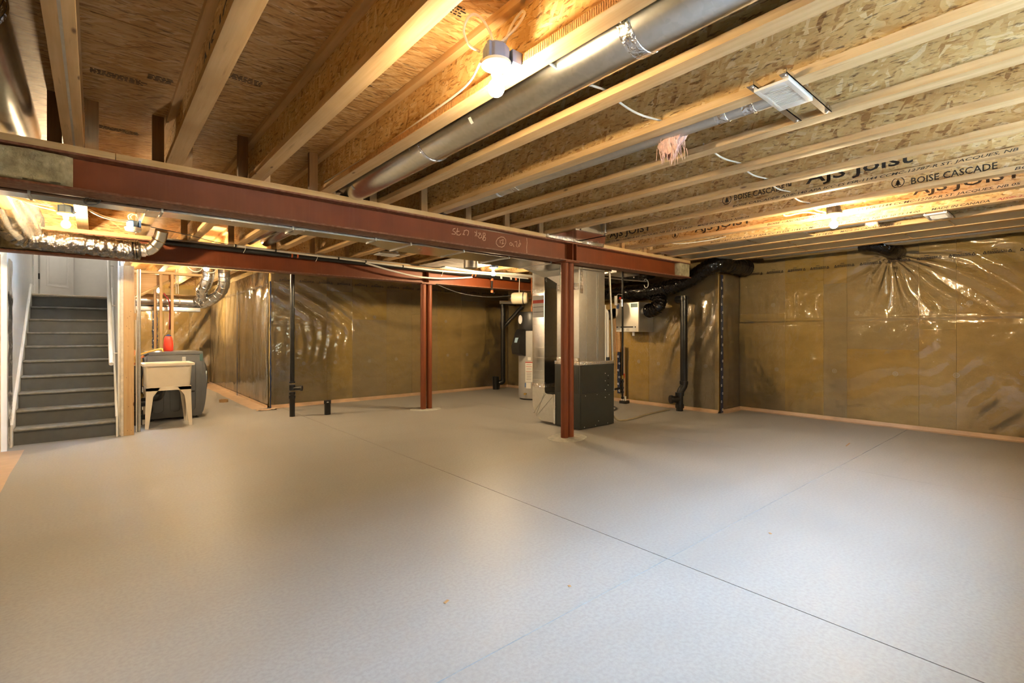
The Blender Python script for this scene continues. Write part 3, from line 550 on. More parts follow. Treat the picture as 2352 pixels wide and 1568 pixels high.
def tree_logo(k, y, z, r=0.042):
    x = XK(k) + (0.064 if k == 9 else 0.089) / 2 - 0.0058; b = B(); c = Vector((x, y, ZJ + z)); n_ = 24
    vs_ = [c + Vector((0, math.cos(2 * math.pi * j / n_), math.sin(2 * math.pi * j / n_))) * rr for rr in (r * 0.86, r) for j in range(n_)]
    b.add(vs_, [(j, (j + 1) % n_, n_ + (j + 1) % n_, n_ + j) for j in range(n_)])
    for zz, w in ((0.012, 0.012), (0.0, 0.018), (-0.013, 0.024)): b.add([c + Vector((0, w, zz - 0.008)), c + Vector((0, -w, zz - 0.008)), c + Vector((0, 0, zz + 0.012))], [(0, 1, 2)])
    b.add([c + Vector((0, a, q)) for a, q in ((0.003, -0.03), (-0.003, -0.03), (-0.003, 0.02), (0.003, 0.02))], [(0, 1, 2, 3)])
    b.build('maker_mark', 'ink', JOIST[k], smooth=False)
tree_logo(9, 2.085, 0.095); tree_logo(10, 0.955, 0.085); tree_logo(11, 3.2, 0.085)
# ribbed flange edge of the lampholder joist, grey stripe on the left joist
b = B(); y = 0.7
while y < 3.3: b.box(XK(3) - 0.0025, XK(3) + 0.001, y, y + 0.006, ZJ + 0.003, ZJ + 0.036); y += 0.0105
r_ = b.build('pressed_ribs', 'knurl_wood', JOIST[3], smooth=False); r_['kind'] = 'stuff'
B().box(XK(0) + 0.042, XK(0) + 0.052, 0.5, 3.9, ZJ - 0.0012, ZJ + 0.001).build('grey_stripe', 'steel_grey', JOIST[0], smooth=False)
# stair header between the joists and the left wall
hd = thing('stair_header', (-0.2, 7.05, ZJ), 'OSB header board closing the joists at the stair opening', 'header board')
for a, c in ((XL, XK(-1) - 0.001), (XK(-1) + 0.09, XK(0) - 0.001), (XK(0) + 0.09, XK(1) - 0.001)):
    B().box(a, c, 7.02, 7.05, ZJ + 0.0, ZS).build('header_board', 'osb_rim', hd, smooth=False)
B().box(XL, XK(1) - 0.001, 7.05, 7.10, ZJ, ZS).build('header_backing', 'pine_x', hd, smooth=False)
# ---- steel beams, plates, blocks, columns ----------------------------------------------------
BY, BY2 = 3.97, 6.99
def ibeam(name, x0, x1, yc, z0, z1, label, stiff):
    t_ = thing(name, ((x0 + x1) / 2, yc, z0), label, 'beam', 'steel beams')
    B().box(x0, x1, yc - 0.10, yc + 0.10, z0, z0 + 0.014).build('bottom_flange', 'flange_dust', t_, bevel=0.003)
    B().box(x0, x1, yc - 0.10, yc + 0.10, z1 - 0.014, z1).build('top_flange', 'flange_dust', t_, bevel=0.003)
    B().box(x0, x1, yc - 0.005, yc + 0.005, z0 + 0.012, z1 - 0.012).build('web', 'red_oxide', t_, smooth=False)
    for x in stiff:
        for y0, y1 in ((yc - 0.095, yc - 0.004), (yc + 0.004, yc + 0.095)): B().box(x - 0.006, x + 0.006, y0, y1, z0 + 0.013, z1 - 0.013).build('stiffener', 'red_oxide', t_, smooth=False)
    return t_
beam1 = ibeam('steel_beam', -0.76, 6.88, BY, 2.075, 2.295, 'red-primed steel I-beam with upside-down chalk writing and mineral wool', [4.245, 4.31])
beam2 = ibeam('steel_beam', -0.76, 6.9, BY2, 2.05, 2.295, 'red-primed steel I-beam above the staircase carrying pipes', [4.12])
def plate(x0, x1, yc, label): 
    o = B().box(x0, x1, yc - 0.098, yc + 0.098, 2.295, ZJ).build('sill_plate', 'pine_x', bevel=0.002); return tag(o, label, 'wood plate', 'wood plates on the beams')
plate(-0.76, 0.095, BY, 'short pale wood plate on the chalk-marked beam, next to the left wall')
plate(0.098, 3.80, BY, 'long pale wood plate on the chalk-marked beam, left of the boxed duct')
plate(4.78, 6.86, BY, 'pale wood plate on the chalk-marked beam between the boxed duct and the black hose')
plate(-0.76, 7.3, BY2, 'wood plate on top of the pipe-carrying beam')
# chalk strokes on the web (written upside down)
def chalk(strokes):
    b = B()
    for st_ in strokes:
        pts = [Vector((x, BY - 0.0062, z)) for x, z in st_]
        for i in range(len(pts) - 1):
            d = (pts[i + 1] - pts[i]).normalized(); nn = Vector((-d.z, 0, d.x)) * 0.0032
            e = d * 0.002
            b.add([pts[i] - nn - e, pts[i + 1] - nn + e, pts[i + 1] + nn + e, pts[i] + nn - e], [(0, 1, 2, 3)])
    b.build('chalk_writing', 'chalk', beam1, smooth=False)
def zc(px, py):                                       # sketch coordinates of the writing -> metres on the web
    return (2.62 + (px - 230) * 0.000585, 2.248 - (py - 180 - (px - 230) * 0.178) * 0.00047)
SK = [[(300, 190), (260, 200), (250, 235), (280, 255), (310, 280), (290, 310), (230, 300)], [(345, 185), (335, 250), (330, 320), (380, 330), (410, 300)], [(320, 250), (380, 250)],
      [(480, 230), (470, 290), (450, 315)], [(480, 245), (520, 222), (570, 245), (570, 290), (545, 340)], [(490, 320), (455, 318)],
      [(740, 240), (735, 300), (745, 360)], [(695, 265), (740, 295), (705, 355)], [(800, 280), (825, 300), (800, 330), (770, 370), (800, 402), (845, 385), (850, 330)], [(770, 285), (820, 330)],
      [(880, 290), (920, 295), (925, 335), (885, 365), (865, 420), (890, 455), (925, 445), (935, 400), (900, 370)], [(875, 300), (895, 380), (870, 440)],
      [(1280, 380), (1340, 390), (1385, 440), (1390, 510), (1355, 580), (1300, 610), (1220, 590), (1170, 530), (1170, 470), (1210, 410), (1280, 380)], [(1255, 450), (1262, 520)], [(1275, 460), (1330, 440), (1320, 490), (1300, 540), (1345, 520)],
      [(1480, 530), (1510, 510), (1540, 540), (1530, 580), (1490, 570), (1475, 540)], [(1560, 540), (1565, 585), (1585, 605)], [(1600, 500), (1650, 490), (1660, 530), (1640, 590), (1670, 620)], [(1720, 465), (1725, 520), (1750, 550), (1700, 615), (1690, 580), (1730, 530)],
      [(1898, 415), (1910, 520), (1895, 640), (1905, 785)]]
chalk([[zc(*p) for p in s_] for s_ in SK])
# squash blocks on the beams
def block(x, y, mat='pine_z', dy=0.038, w=0.064):
    o = B().box(x, x + w, y - dy / 2, y + dy / 2, ZJ, ZS).build('squash_block', mat, bevel=0.002)
    return tag(o, 'short upright wood block beside a joist on the steel beam plate', 'wood block', 'squash blocks on the beams')
for k in range(-1, 16):
    xk = XK(k)
    if k == 9 or k > 13 : continue
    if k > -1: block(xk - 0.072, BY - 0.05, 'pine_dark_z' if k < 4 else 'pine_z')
    if k < 4: block(xk + 0.094, BY + 0.02 if k else BY - 0.05, 'pine_z')
for k in range(1, 13): block(XK(k) - 0.072, BY2 - 0.05, 'pine_z')
def column(xs, yc, z1, label, cat='steel column'):
    t_ = thing('steel_column', (sum(xs) / 2, yc, 0), label, cat, 'twin steel columns')
    for x in xs: B().lathe([(0.0455, -0.005), (0.0455, z1)], (x, yc, 0), n=28).build('pipe', 'red_oxide', t_)
    B().box(min(xs) - 0.07, max(xs) + 0.07, yc - 0.09, yc + 0.09, z1 - 0.012, z1).build('cap_plate', 'red_oxide', t_, smooth=False)
    n_ = 40; a0 = [(0.27 + 0.02 * noise.noise((math.cos(2 * math.pi * i / n_), math.sin(2 * math.pi * i / n_), yc)) * 2) for i in range(n_)]
    cx = sum(xs) / 2; b = B()
    vs_ = [Vector((cx + math.cos(2 * math.pi * i / n_) * a0[i] * 0.95, yc + math.sin(2 * math.pi * i / n_) * a0[i] * 0.8, 0.001)) for i in range(n_)] + [Vector((cx + math.cos(2 * math.pi * i / n_) * a0[i] * 0.9, yc + math.sin(2 * math.pi * i / n_) * a0[i] * 0.75, 0.010)) for i in range(n_)]
    b.add(vs_, [(i, (i + 1) % n_, n_ + (i + 1) % n_, n_ + i) for i in range(n_)] + [tuple(range(n_, 2 * n_))])
    b.build('concrete_patch', 'grout', t_, angle=60)
    return t_
column((4.204, 4.296), BY, 2.075, 'twin red steel pipe columns standing in front of the furnace'); column((4.067, 4.177), BY2, 2.05, 'twin red steel pipe columns under the pipe-carrying beam')
# mineral wool tucked into the beams
def wool(x0, x1, yc, z0, z1, label, wedge=0.0):
    def fn(u, v):
        x = x0 + u * (x1 - x0); z = z0 + v * (z1 - z0)
        e = min(1, 12 * min(u, 1 - u, v, 1 - v) + 0.15)
        return (x, yc - 0.085 * e - 0.006 + 0.010 * noise.noise((x * 9, z * 12, yc)) + 0.006 * noise.noise((x * 30, z * 30, yc)), z - wedge * u * (1 - v) * 0)
    b = B().grid(fn, 70, 26); m = len(b.v)
    o = b.build('mineral_wool', 'mineral_wool', angle=80); return tag(o, label, 'insulation', 'mineral wool pieces')
wool(-0.75, -0.10, BY, 2.09, 2.285, 'green-brown mineral wool piece tucked in the chalk-marked beam by the left wall'); wool(-0.75, -0.08, BY2, 2.064, 2.285, 'mineral wool piece tucked in the beam above the staircase behind the foil duct')
o = B().box(6.57, 6.84, BY - 0.094, BY - 0.006, 2.09, 2.28).build('mineral_wool', 'mineral_wool', bevel=0.01); tag(o, 'mineral wool block packed at the beam end beside the black hose', 'insulation', 'mineral wool pieces')
# ================================================================ DUCTWORK
def round_duct(name, p0, p1, r, label, seams=(), tapes=(), stickers=(), group='round galvanized ducts', mat='galvanized', end_elbow=None):
    p0, p1 = Vector(p0), Vector(p1); d = (p1 - p0).normalized()
    t_ = thing(name, (p0 + p1) / 2 - Vector((0, 0, r)), label, 'duct', group)
    B().tube([p0, p1], r, 32).build('pipe', mat, t_)
    x = Vector((0, 0, 1)).cross(d).normalized(); y = d.cross(x)
    for s_ in seams:
        c = p0 + d * s_
        B().tube([c + d * o for o in (-0.012, -0.006, 0, 0.006, 0.012)], [r + 0.001, r + 0.006, r + 0.003, r + 0.006, r + 0.001], 32, caps=False).build('crimp_ring', 'foil_tape', t_)
    for s_ in tapes:
        c = p0 + d * s_
        B().tube([c - d * 0.03, c - d * 0.028, c + d * 0.028, c + d * 0.03], [r, r + 0.003, r + 0.003, r], 40, caps=False).build('foil_tape', 'foil_tape', t_)
    for s_, ang in stickers:
        b = B(); c = p0 + d * s_; vs_ = []
        for i in range(5):
            a = ang + (i / 4 - 0.5) * 0.035 / r
            q = c + (x * math.cos(a) + y * math.sin(a)) * (r + 0.0015); vs_ += [q - d * 0.012, q + d * 0.012]
        b.add(vs_, [(2 * i, 2 * i + 1, 2 * i + 3, 2 * i + 2) for i in range(4)]); b.build('sticker', 'paper', t_)
    return t_
round_duct('round_duct', (1.625, -0.85, 2.445), (1.625, 4.25, 2.445), 0.125, 'large round galvanized duct running beside the bare-bulb lampholder', seams=(3.52,), tapes=(1.98,), stickers=((2.98, -0.7), (4.55, -0.7)))
round_duct('round_duct', (-0.36, -0.85, 2.47), (-0.36, 4.25, 2.47), 0.105, 'large round galvanized duct beside the left wall above the wool', seams=(3.45, 3.52), tapes=())
round_duct('round_duct', (2.487, 0.96, 2.378), (2.487, 4.25, 2.40), 0.055, 'narrow round galvanized exhaust duct leading to the near ceiling fan', tapes=(0.12, 0.26, 1.9), seams=(2.1,), mat='galvanized_dull')
round_duct('round_duct', (5.98, 0.98, 2.392), (5.98, 3.8, 2.392), 0.052, 'narrow round exhaust duct leading to the far ceiling fan', tapes=(0.12,), mat='galvanized_dull')
for i, x in enumerate((1.50, 1.70)): round_duct('round_duct', (x, 4.55, 2.44), (x, 6.92, 2.44), 0.075, ('round duct nearer the foil elbow' if i == 0 else 'round duct beside its twin') + ' above the white pipe behind the beam', group='paired round ducts')
round_duct('round_duct', (3.42, 4.6, 2.44), (3.42, 6.92, 2.44), 0.06, 'single round duct above the white pipe near the twin columns', group='paired round ducts')
round_duct('round_duct', (7.62, -0.8, 2.43), (7.62, 3.1, 2.43), 0.10, 'round duct in the last bay above the film-covered wall')
o = B().tube(smooth_path([(7.62, 1.9, 2.40), (7.62, 1.72, 2.37), (7.70, 1.62, 2.31), (7.88, 1.6, 2.30), (8.0, 1.6, 2.30)], 6), 0.098, 20).build('duct_elbow', 'black_poly'); tag(o, 'black sleeved duct elbow entering the film-covered right wall', 'duct')
# main supply trunk behind the chalk-marked beam
tk = thing('supply_duct', (2.2, 4.3, 2.06), 'rectangular galvanized supply trunk running behind the chalk-marked beam', 'duct')
B().box(-0.74, 0.35, 4.09, 4.24, 2.06, 2.30).build('trunk_section', 'galvanized', tk, smooth=False)
B().box(0.35, 1.9, 4.09, 4.28, 2.06, 2.30).build('trunk_section', 'galvanized', tk, smooth=False)
B().hexa([(1.9, 4.09, 2.06), (2.25, 4.09, 2.06), (2.25, 4.52, 2.06), (1.9, 4.28, 2.06)], [(1.9, 4.09, 2.30), (2.25, 4.09, 2.30), (2.25, 4.52, 2.30), (1.9, 4.28, 2.30)]).build('trunk_reducer', 'galvanized', tk, smooth=False)
B().box(2.25, 3.45, 4.09, 4.52, 2.06, 2.30).build('trunk_section', 'galvanized', tk, smooth=False)
B().box(3.45, 5.24, 4.09, 4.66, 2.06, 2.30).build('trunk_section', 'galvanized', tk, smooth=False)
for x, y1 in ((-0.30, 4.24), (0.35, 4.26), (1.2, 4.28), (1.9, 4.28), (2.25, 4.52), (2.85, 4.52), (3.45, 4.6), (4.1, 4.66)):
    B().box(x - 0.006, x + 0.006, 4.082, y1 + 0.006, 2.052, 2.305).build('drive_cleat', 'galvanized_dull', tk, smooth=False)
for x in (0.30, 1.25):
    B().box(x - 0.035, x + 0.035, 4.083, 4.30, 2.053, 2.056).build('foil_tape', 'foil_tape', tk, smooth=False)
# branch take-offs from the trunk
def takeoff(x0, y0, pts, r, label):
    t_ = thing('duct_takeoff', pts[0], label, 'duct', 'duct take-offs behind the trunk')
    B().tube(smooth_path(pts, 5), r, 22).build('elbow', 'galvanized_dull', t_)
    for f in (0.25, 0.5, 0.75):
        P = smooth_path(pts, 8); i = int(f * (len(P) - 1)); dd = (P[i + 1] - P[i - 1]).normalized()
        B().tube([P[i] - dd * 0.006, P[i], P[i] + dd * 0.006], [r, r + 0.005, r], 22, caps=False).build('elbow_seam', 'galvanized', t_)
takeoff(0, 0, [(1.50, 4.285, 2.19), (1.50, 4.42, 2.20), (1.50, 4.56, 2.32), (1.50, 4.70, 2.43)], 0.072, 'rounded take-off elbow feeding the first paired duct'); takeoff(0, 0, [(1.70, 4.285, 2.19), (1.70, 4.42, 2.20), (1.70, 4.56, 2.32), (1.70, 4.70, 2.43)], 0.072, 'rounded take-off elbow feeding the second paired duct')
bt = thing('duct_boot', (3.62, 5.0, 2.06), 'short round boot hanging from a flat return pan above the beam', 'duct')
B().lathe([(0.085, 2.06), (0.085, 2.185), (0.078, 2.185)], (3.62, 5.05, 0), n=28).build('collar', 'steel_grey', bt)
B().hexa([(3.54, 4.95, 2.185), (4.05, 4.95, 2.24), (4.05, 5.15, 2.24), (3.54, 5.15, 2.185)], [(3.54, 4.95, 2.30), (4.05, 4.95, 2.30), (4.05, 5.15, 2.30), (3.54, 5.15, 2.30)]).build('boot', 'foil_tape', bt, smooth=False)
# flat return pans under joists beyond the trunk, and under the right-hand joists
def pan(x0, x1, y0, y1, z, label, n_=3, group='sheet metal pans'):
    t_ = thing('sheet_metal_pan', ((x0 + x1) / 2, (y0 + y1) / 2, z), label, 'duct pan', group)
    for i in range(n_):
        a = y0 + (y1 - y0) * i / n_; c = y0 + (y1 - y0) * (i + 1) / n_
        B().box(x0, x1, a + 0.002, c - 0.002, z, z + 0.003).build('panel', 'galvanized_dull', t_, smooth=False)
        if i: B().box(x0, x1, a - 0.008, a + 0.008, z - 0.003, z).build('foil_tape', 'foil_tape', t_, smooth=False)
pan(3.85, 4.72, 4.68, 6.86, 2.30, 'wide sheet metal pan under the joists behind the supply trunk')
pan(XK(12) + 0.08, XK(13) + 0.01, 2.0, 3.8, ZJ + 0.008, 'grey sheet metal pan in the joist bay of the far exhaust duct')
pan(XK(13) + 0.06, XK(14) + 0.02, -0.6, 3.8, ZJ + 0.008, 'grey sheet metal pan in the bay beside the far exhaust duct')
pan(XK(14) + 0.06, XK(15) + 0.02, 0.2, 3.5, ZJ + 0.008, 'grey sheet metal pan in the last joist bay before the right wall')
# boxed duct crossing over the chalk-marked beam
bx = thing('boxed_duct', (4.3, 3.8, 2.30), 'galvanized box duct crossing over the chalk-marked beam by the columns', 'duct')
B().box(3.83, 4.34, 3.46, 4.12, 2.318, 2.335).build('bottom_pan', 'galvanized', bx, smooth=False)
B().prism([(3.80, 3.85), (4.78, 3.85), (4.78, 4.1), (3.80, 4.1)], 'Z', 2.296, 2.334).build('taped_collar', 'foil_tape', bx, bevel=0.004)
B().hexa([(4.30, 3.44, 2.318), (4.78, 3.84, 2.318), (4.78, 4.05, 2.318), (4.30, 3.9, 2.318)], [(4.30, 3.44, 2.335), (4.78, 3.84, 2.335), (4.78, 4.05, 2.335), (4.30, 3.9, 2.335)]).build('angled_pan', 'galvanized', bx, smooth=False)
B().box(3.90, 4.27, 3.44, 3.455, 2.32, 2.62).build('end_cap', 'galvanized', bx, smooth=False)
B().lathe([(0.03, 2.33), (0.03, 2.46)], (4.262, 3.425, 0), n=12).build('damper_hub', 'galvanized', bx)
# ---- exhaust fans ----------------------------------------------------------------------------
def fan(x0, x1, y0, y1, label, rot=0):
    t_ = thing('exhaust_fan', ((x0 + x1) / 2, (y0 + y1) / 2, ZJ - 0.02), label, 'exhaust fan', 'ceiling exhaust fans')
    for y in (y0, y1):
        B().box(x0 - 0.03, x1, y - 0.016, y + 0.016, ZJ - 0.003, ZJ).box(x0 - 0.03, x1, y - 0.016, y - 0.013, ZJ - 0.003, ZJ + 0.018).build('mounting_rail', 'galvanized', t_, smooth=False)
        for x in (x0 - 0.01, x1 - 0.02): B().lathe([(0.008, 0), (0.006, -0.004), (0.001, -0.005)], (x, y, ZJ - 0.003), n=10).build('screw', 'galvanized', t_)
    gx0, gx1, gy0, gy1 = x0 + 0.02, x0 + 0.31, y0 - 0.005, y1 + 0.005
    B().box(x0 + 0.17, gx1 - 0.01, gy0 + 0.015, gy1 - 0.015, ZJ + 0.0, ZJ + 0.11).build('housing', 'galvanized_dull', t_, smooth=False)
    zt = ZJ - 0.014
    # grille frame with slots: frame bars + slats, near-black sheet painted as slot shade
    gr_ = B().box(gx0, gx1, gy0, gy0 + 0.022, zt, zt + 0.012).box(gx0, gx1, gy1 - 0.022, gy1, zt, zt + 0.012).box(gx0, gx0 + 0.05, gy0 + 0.02, gy1 - 0.02, zt, zt + 0.012).box(gx1 - 0.05, gx1, gy0 + 0.02, gy1 - 0.02, zt, zt + 0.012).build('grille', 'grille_white', t_, bevel=0.002)
    n_ = 13
    for i in range(n_):
        x = gx0 + 0.05 + (gx1 - gx0 - 0.10) * (i + 0.5) / n_
        B().box(x - 0.0038, x + 0.0038, gy0 + 0.02, gy1 - 0.02, zt + 0.001, zt + 0.010).build('slat', 'grille_white', gr_, smooth=False)
    B().box(gx0 + 0.04, gx1 - 0.04, gy0 + 0.02, gy1 - 0.02, zt + 0.013, zt + 0.016).build('slot_shade', 'ink', t_, smooth=False)
    return t_
fan(2.262, 2.80, 0.835, 0.972, 'white ceiling exhaust fan grille on metal rails near the round duct'); fan(5.83, 6.22, 0.81, 0.965, 'small white exhaust fan grille among the lettered joists')
fan(2.92, 3.35, 6.2, 6.4, 'white exhaust fan grille between the beams near the twin columns')
# ---- fibre tufts -----------------------------------------------------------------------------
def tuft(c, w, h, label, n_=150, mat='fibre_pink'):
    b = B(); c = Vector(c); b2 = B()
    def fn(u, v):
        a = u * 2 * math.pi; rr = w * (0.5 - 0.30 * v) * (1 + 0.9 * noise.noise((math.cos(a) * 2, math.sin(a) * 2, v * 3 + c.x)))
        return c + Vector((math.cos(a) * rr * 0.55, math.sin(a) * rr, -h * v * (0.75 + 0.25 * noise.noise((math.cos(a) * 3, math.sin(a) * 3, 4 + c.y)))))
    b.grid(fn, 28, 10); t_ = thing('fibreglass_tuft', c - Vector((0, 0, h)), label, 'insulation', 'loose fibreglass tufts')
    b.build('wad', mat, t_, angle=80)
    for i in range(n_):
        a = random.uniform(0, 6.28); r0 = random.uniform(0, w * 0.42); p = c + Vector((math.cos(a) * r0 * 0.55, math.sin(a) * r0, -h * random.uniform(0.2, 0.75)))
        q = p + Vector((random.uniform(-0.01, 0.01), random.uniform(-0.012, 0.012), -h * random.uniform(0.2, 0.42)))
        b2.tube([p, (p + q) / 2 + Vector((0.003, 0, 0)), q], [0.003, 0.0018, 0.0005], 4)
    f_ = b2.build('fibres', mat, t_); f_['kind'] = 'stuff'
tuft((2.50, 1.53, 2.40), 0.22, 0.20, 'pink fibreglass tuft hanging below the near exhaust duct'); tuft((5.93, 1.39, 2.385), 0.14, 0.09, 'small fibreglass tuft hanging below the far exhaust duct', 40)
# ================================================================ LAMPS, CABLES
def lampholder(c, label, box='box_blue', bracket=None, glow='bulb_glow'):
    """c = centre of the porcelain disc's underside"""
    c = Vector(c); t_ = thing('lampholder', (c.x, c.y, c.z - 0.135), label, 'bare bulb lamp', 'bare bulb lampholders')
    n_ = 8; pr = [(0.052, 0.018), (0.052, 0.088)]
    jb_ = B().lathe([(0.050, 0.016), (0.054, 0.020), (0.054, 0.075), (0.042, 0.088), (0.002, 0.088)], c, n=8).build('junction_box', box, t_, bevel=0.003)
    for a in (0.4, 1.97, 3.5): B().box(c.x + math.cos(a) * 0.05 - 0.008, c.x + math.cos(a) * 0.05 + 0.008, c.y + math.sin(a) * 0.05 - 0.008, c.y + math.sin(a) * 0.05 + 0.008, c.z + 0.02, c.z + 0.082).build('screw_boss', box, jb_, bevel=0.002)
    B().lathe([(0.020, -0.030), (0.0215, -0.012), (0.030, -0.002), (0.055, 0.002), (0.0605, 0.006), (0.0605, 0.018), (0.001, 0.020)], c, n=32).build('porcelain_holder', 'porcelain', t_)
    B().lathe([(0.015, -0.052), (0.0165, -0.030)], c, n=20).build('bulb_neck', 'porcelain', t_)
    B().lathe([(0.002, -0.118), (0.014, -0.115), (0.025, -0.107), (0.0315, -0.094), (0.0325, -0.083), (0.030, -0.070), (0.024, -0.060), (0.0155, -0.052)], c, n=24).build('bulb', glow, t_)
    if bracket: B().box(*bracket).build('mounting_bracket', box, t_, bevel=0.002)
    return t_
lampholder((1.235, 1.545, 2.30), 'bare bulb lampholder with grey-blue box and looped white cables beside the big duct', 'box_greyblue', (1.285, 1.335, 1.50, 1.59, 2.325, 2.375), 'bulb_glow_soft')
lampholder((-0.20, 5.98, 2.30), 'bare bulb lampholder with blue box above the foil flex duct', bracket=(-0.155, -0.14, 5.94, 6.02, 2.31, 2.38))
lampholder((5.19, 1.50, 2.318), 'bare bulb lampholder under the lettered joists on the right', 'plastic_black', (5.235, 5.277, 1.46, 1.54, 2.336, 2.38))
lampholder((4.76, 6.03, 2.26), 'bare bulb lampholder between the beams near the water heater', bracket=(4.80, 4.84, 6.0, 6.06, 2.275, 2.36))
lampholder((1.18, 7.95, 2.225), 'bare bulb lampholder just behind the pipe-carrying beam above the laundry', bracket=(1.22, 1.335, 7.9, 8.0, 2.245, 2.36))
lampholder((0.985, 12.3, 2.195), 'bare bulb lampholder deep in the laundry alcove behind the studs', bracket=(0.915, 0.945, 12.27, 12.33, 2.21, 2.345))
sa = thing('smoke_alarm', (0.29, 6.17, 2.24), 'round white smoke alarm hung from a blue box above the foil duct', 'smoke alarm')
B().lathe([(0.054, 0.036), (0.054, 0.092), (0.042, 0.105), (0.002, 0.105)], (0.29, 6.17, 2.25), n=8).build('junction_box', 'box_blue', sa, bevel=0.003)
B().lathe([(0.066, 0.022), (0.070, 0.026), (0.070, 0.036)], (0.29, 6.17, 2.25), n=32).build('base_plate', 'porcelain', sa)
B().lathe([(0.002, -0.006), (0.02, -0.005), (0.022, 0.0), (0.055, 0.0), (0.064, 0.006), (0.066, 0.018)], (0.29, 6.17, 2.25), n=32).build('cover', 'porcelain', sa)
B().box(0.335, 0.352, 6.13, 6.21, 2.29, 2.36).build('mounting_bracket', 'box_blue', sa)
def cable(pts, label, r=0.0055, mat='cable_white', sub=7, group='white cables', closed=False):
    o = B().tube(smooth_path(pts, sub), r, 8).build('cable', mat); return tag(o, label, 'cable', group)
cable([(1.235, 1.56, 2.385), (1.265, 1.52, 2.42), (1.298, 1.49, 2.465), (1.321, 1.47, 2.515), (1.318, 1.485, 2.53), (1.30, 1.52, 2.49), (1.30, 1.57, 2.43), (1.33, 1.62, 2.40), (1.375, 1.66, 2.395)], 'narrow white cable loop on the duct side of the near lampholder box')
cable([(1.225, 1.545, 2.385), (1.212, 1.565, 2.455), (1.18, 1.592, 2.51), (1.15, 1.615, 2.505), (1.135, 1.63, 2.45), (1.152, 1.615, 2.39), (1.185, 1.588, 2.365)], 'wide white cable loop over the near lampholder box')
cable([(1.20, 1.60, 2.335), (1.30, 1.85, 2.365), (1.332, 2.2, 2.376), (1.36, 2.9, 2.384), (1.365, 3.4, 2.40), (1.365, 3.85, 2.41)], 'white cable running along the ribbed joist to the beam')
for i, (a, c) in enumerate(((3, 4), (4, 5), (6, 7), (7, 8), (8, 9), (9, 10), (10, 11))):
    x0, x1 = XK(a) + 0.05, XK(c) + 0.04; yy = 1.48 + 0.02 * i; nm = ['the lampholder joist and the stained joist', 'the stained joist and the fan joist', '', 'the pale joist and the orange joist', '', '', ''][0:0]
    cable([(x0 - 0.02, yy, 2.392), ((x0 + x1) / 2, yy + 0.01, 2.370), (x1 + 0.01, yy, 2.388)], 'white cable threaded straight through the joist webs across a bay')
cable([(5.30, 1.6, 2.36), (5.22, 1.75, 2.40), (5.0, 1.85, 2.35), (4.85, 1.8, 2.40)], 'white cable hanging near the lampholder under the lettered joists')
cable([(5.81, 3.3, 2.40), (5.9, 2.9, 2.355), (5.95, 2.4, 2.37), (5.86, 2.0, 2.41)], 'white cable sagging beside the sheet metal pans'); cable([(5.32, 3.45, 2.42), (5.5, 3.3, 2.352), (5.7, 3.0, 2.37), (5.78, 2.8, 2.40)], 'white cable sagging between two lettered joists near the beam end')
for i, (z0, z1, zz) in enumerate(((2.43, 2.36, 2.395), (2.42, 2.35, 2.38), (2.41, 2.33, 2.345))):
    cable([(-0.76, 6.0, z0), (-0.55, 6.0, z0 - 0.01), (-0.38, 5.98, z1 + 0.02), (-0.245, 5.98, zz - 0.02)], 'white cable strung from the left wall to the blue lamp box', 0.005, group='cables at the left blue box')
for i, zz in enumerate((2.345, 2.33)):
    cable([(-0.05, 6.0, 2.385 - 0.012 * i), (0.05, 6.03, zz), (0.16, 6.10, zz - 0.004), (0.25, 6.15, zz + 0.006)], 'white cable strung between the blue lamp box and the smoke alarm', 0.005, group='cables at the smoke alarm')
cable([(-0.30, 5.5, 2.50), (-0.27, 5.7, 2.44), (-0.22, 5.92, 2.40), (-0.21, 5.96, 2.38)], 'white cable dropping from the trunk to the blue lamp box', 0.006)
for i in range(2): cable([(0.27 + 0.03 * i, 6.16, 2.345), (0.25 + 0.02 * i, 6.15, 2.39), (0.28 + 0.03 * i, 6.15, 2.42), (0.32, 6.16, 2.40), (0.325, 6.17, 2.35)], 'white cable looped over the smoke alarm box', 0.005, group='cables at the smoke alarm')
cable([(0.34, 6.3, 2.35), (0.8, 6.5, 2.33), (1.1, 6.75, 2.325), (1.33, 6.83, 2.33)], 'thin dark cable sagging from the smoke alarm to the beam', 0.004, 'cable_dark', group=None)
# ================================================================ FURNACE, RETURN, PLENUM
FX0, FX1, FY0, FY1, FH = 4.70, 5.39, 4.17, 4.62, 0.83
fu = thing('furnace', ((FX0 + FX1) / 2, (FY0 + FY1) / 2, 0), 'dark charcoal furnace cabinet behind the twin red columns', 'furnace')
B().box(FX0, FX1, FY0, FY1, 0.008, FH).build('cabinet', 'furnace_grey', fu, bevel=0.006)
B().box(FX0 + 0.03, FX1 - 0.03, FY0 - 0.004, FY0 + 0.002, 0.46, FH - 0.02).build('upper_door', 'furnace_grey', fu, bevel=0.004)
B().box(FX0 + 0.012, FX1 - 0.012, FY0 - 0.004, FY0 + 0.002, 0.025, 0.452).build('lower_door', 'furnace_grey', fu, bevel=0.004)
B().box(FX0 - 0.004, FX0 + 0.002, FY0 + 0.02, FY1 - 0.02, 0.46, FH - 0.02).build('side_panel', 'furnace_grey', fu, bevel=0.004)
B().box(FX0 - 0.003, FX0 + 0.002, FY0 + 0.015, FY1 - 0.015, 0.03, 0.452).build('side_panel', 'furnace_grey', fu, bevel=0.004)
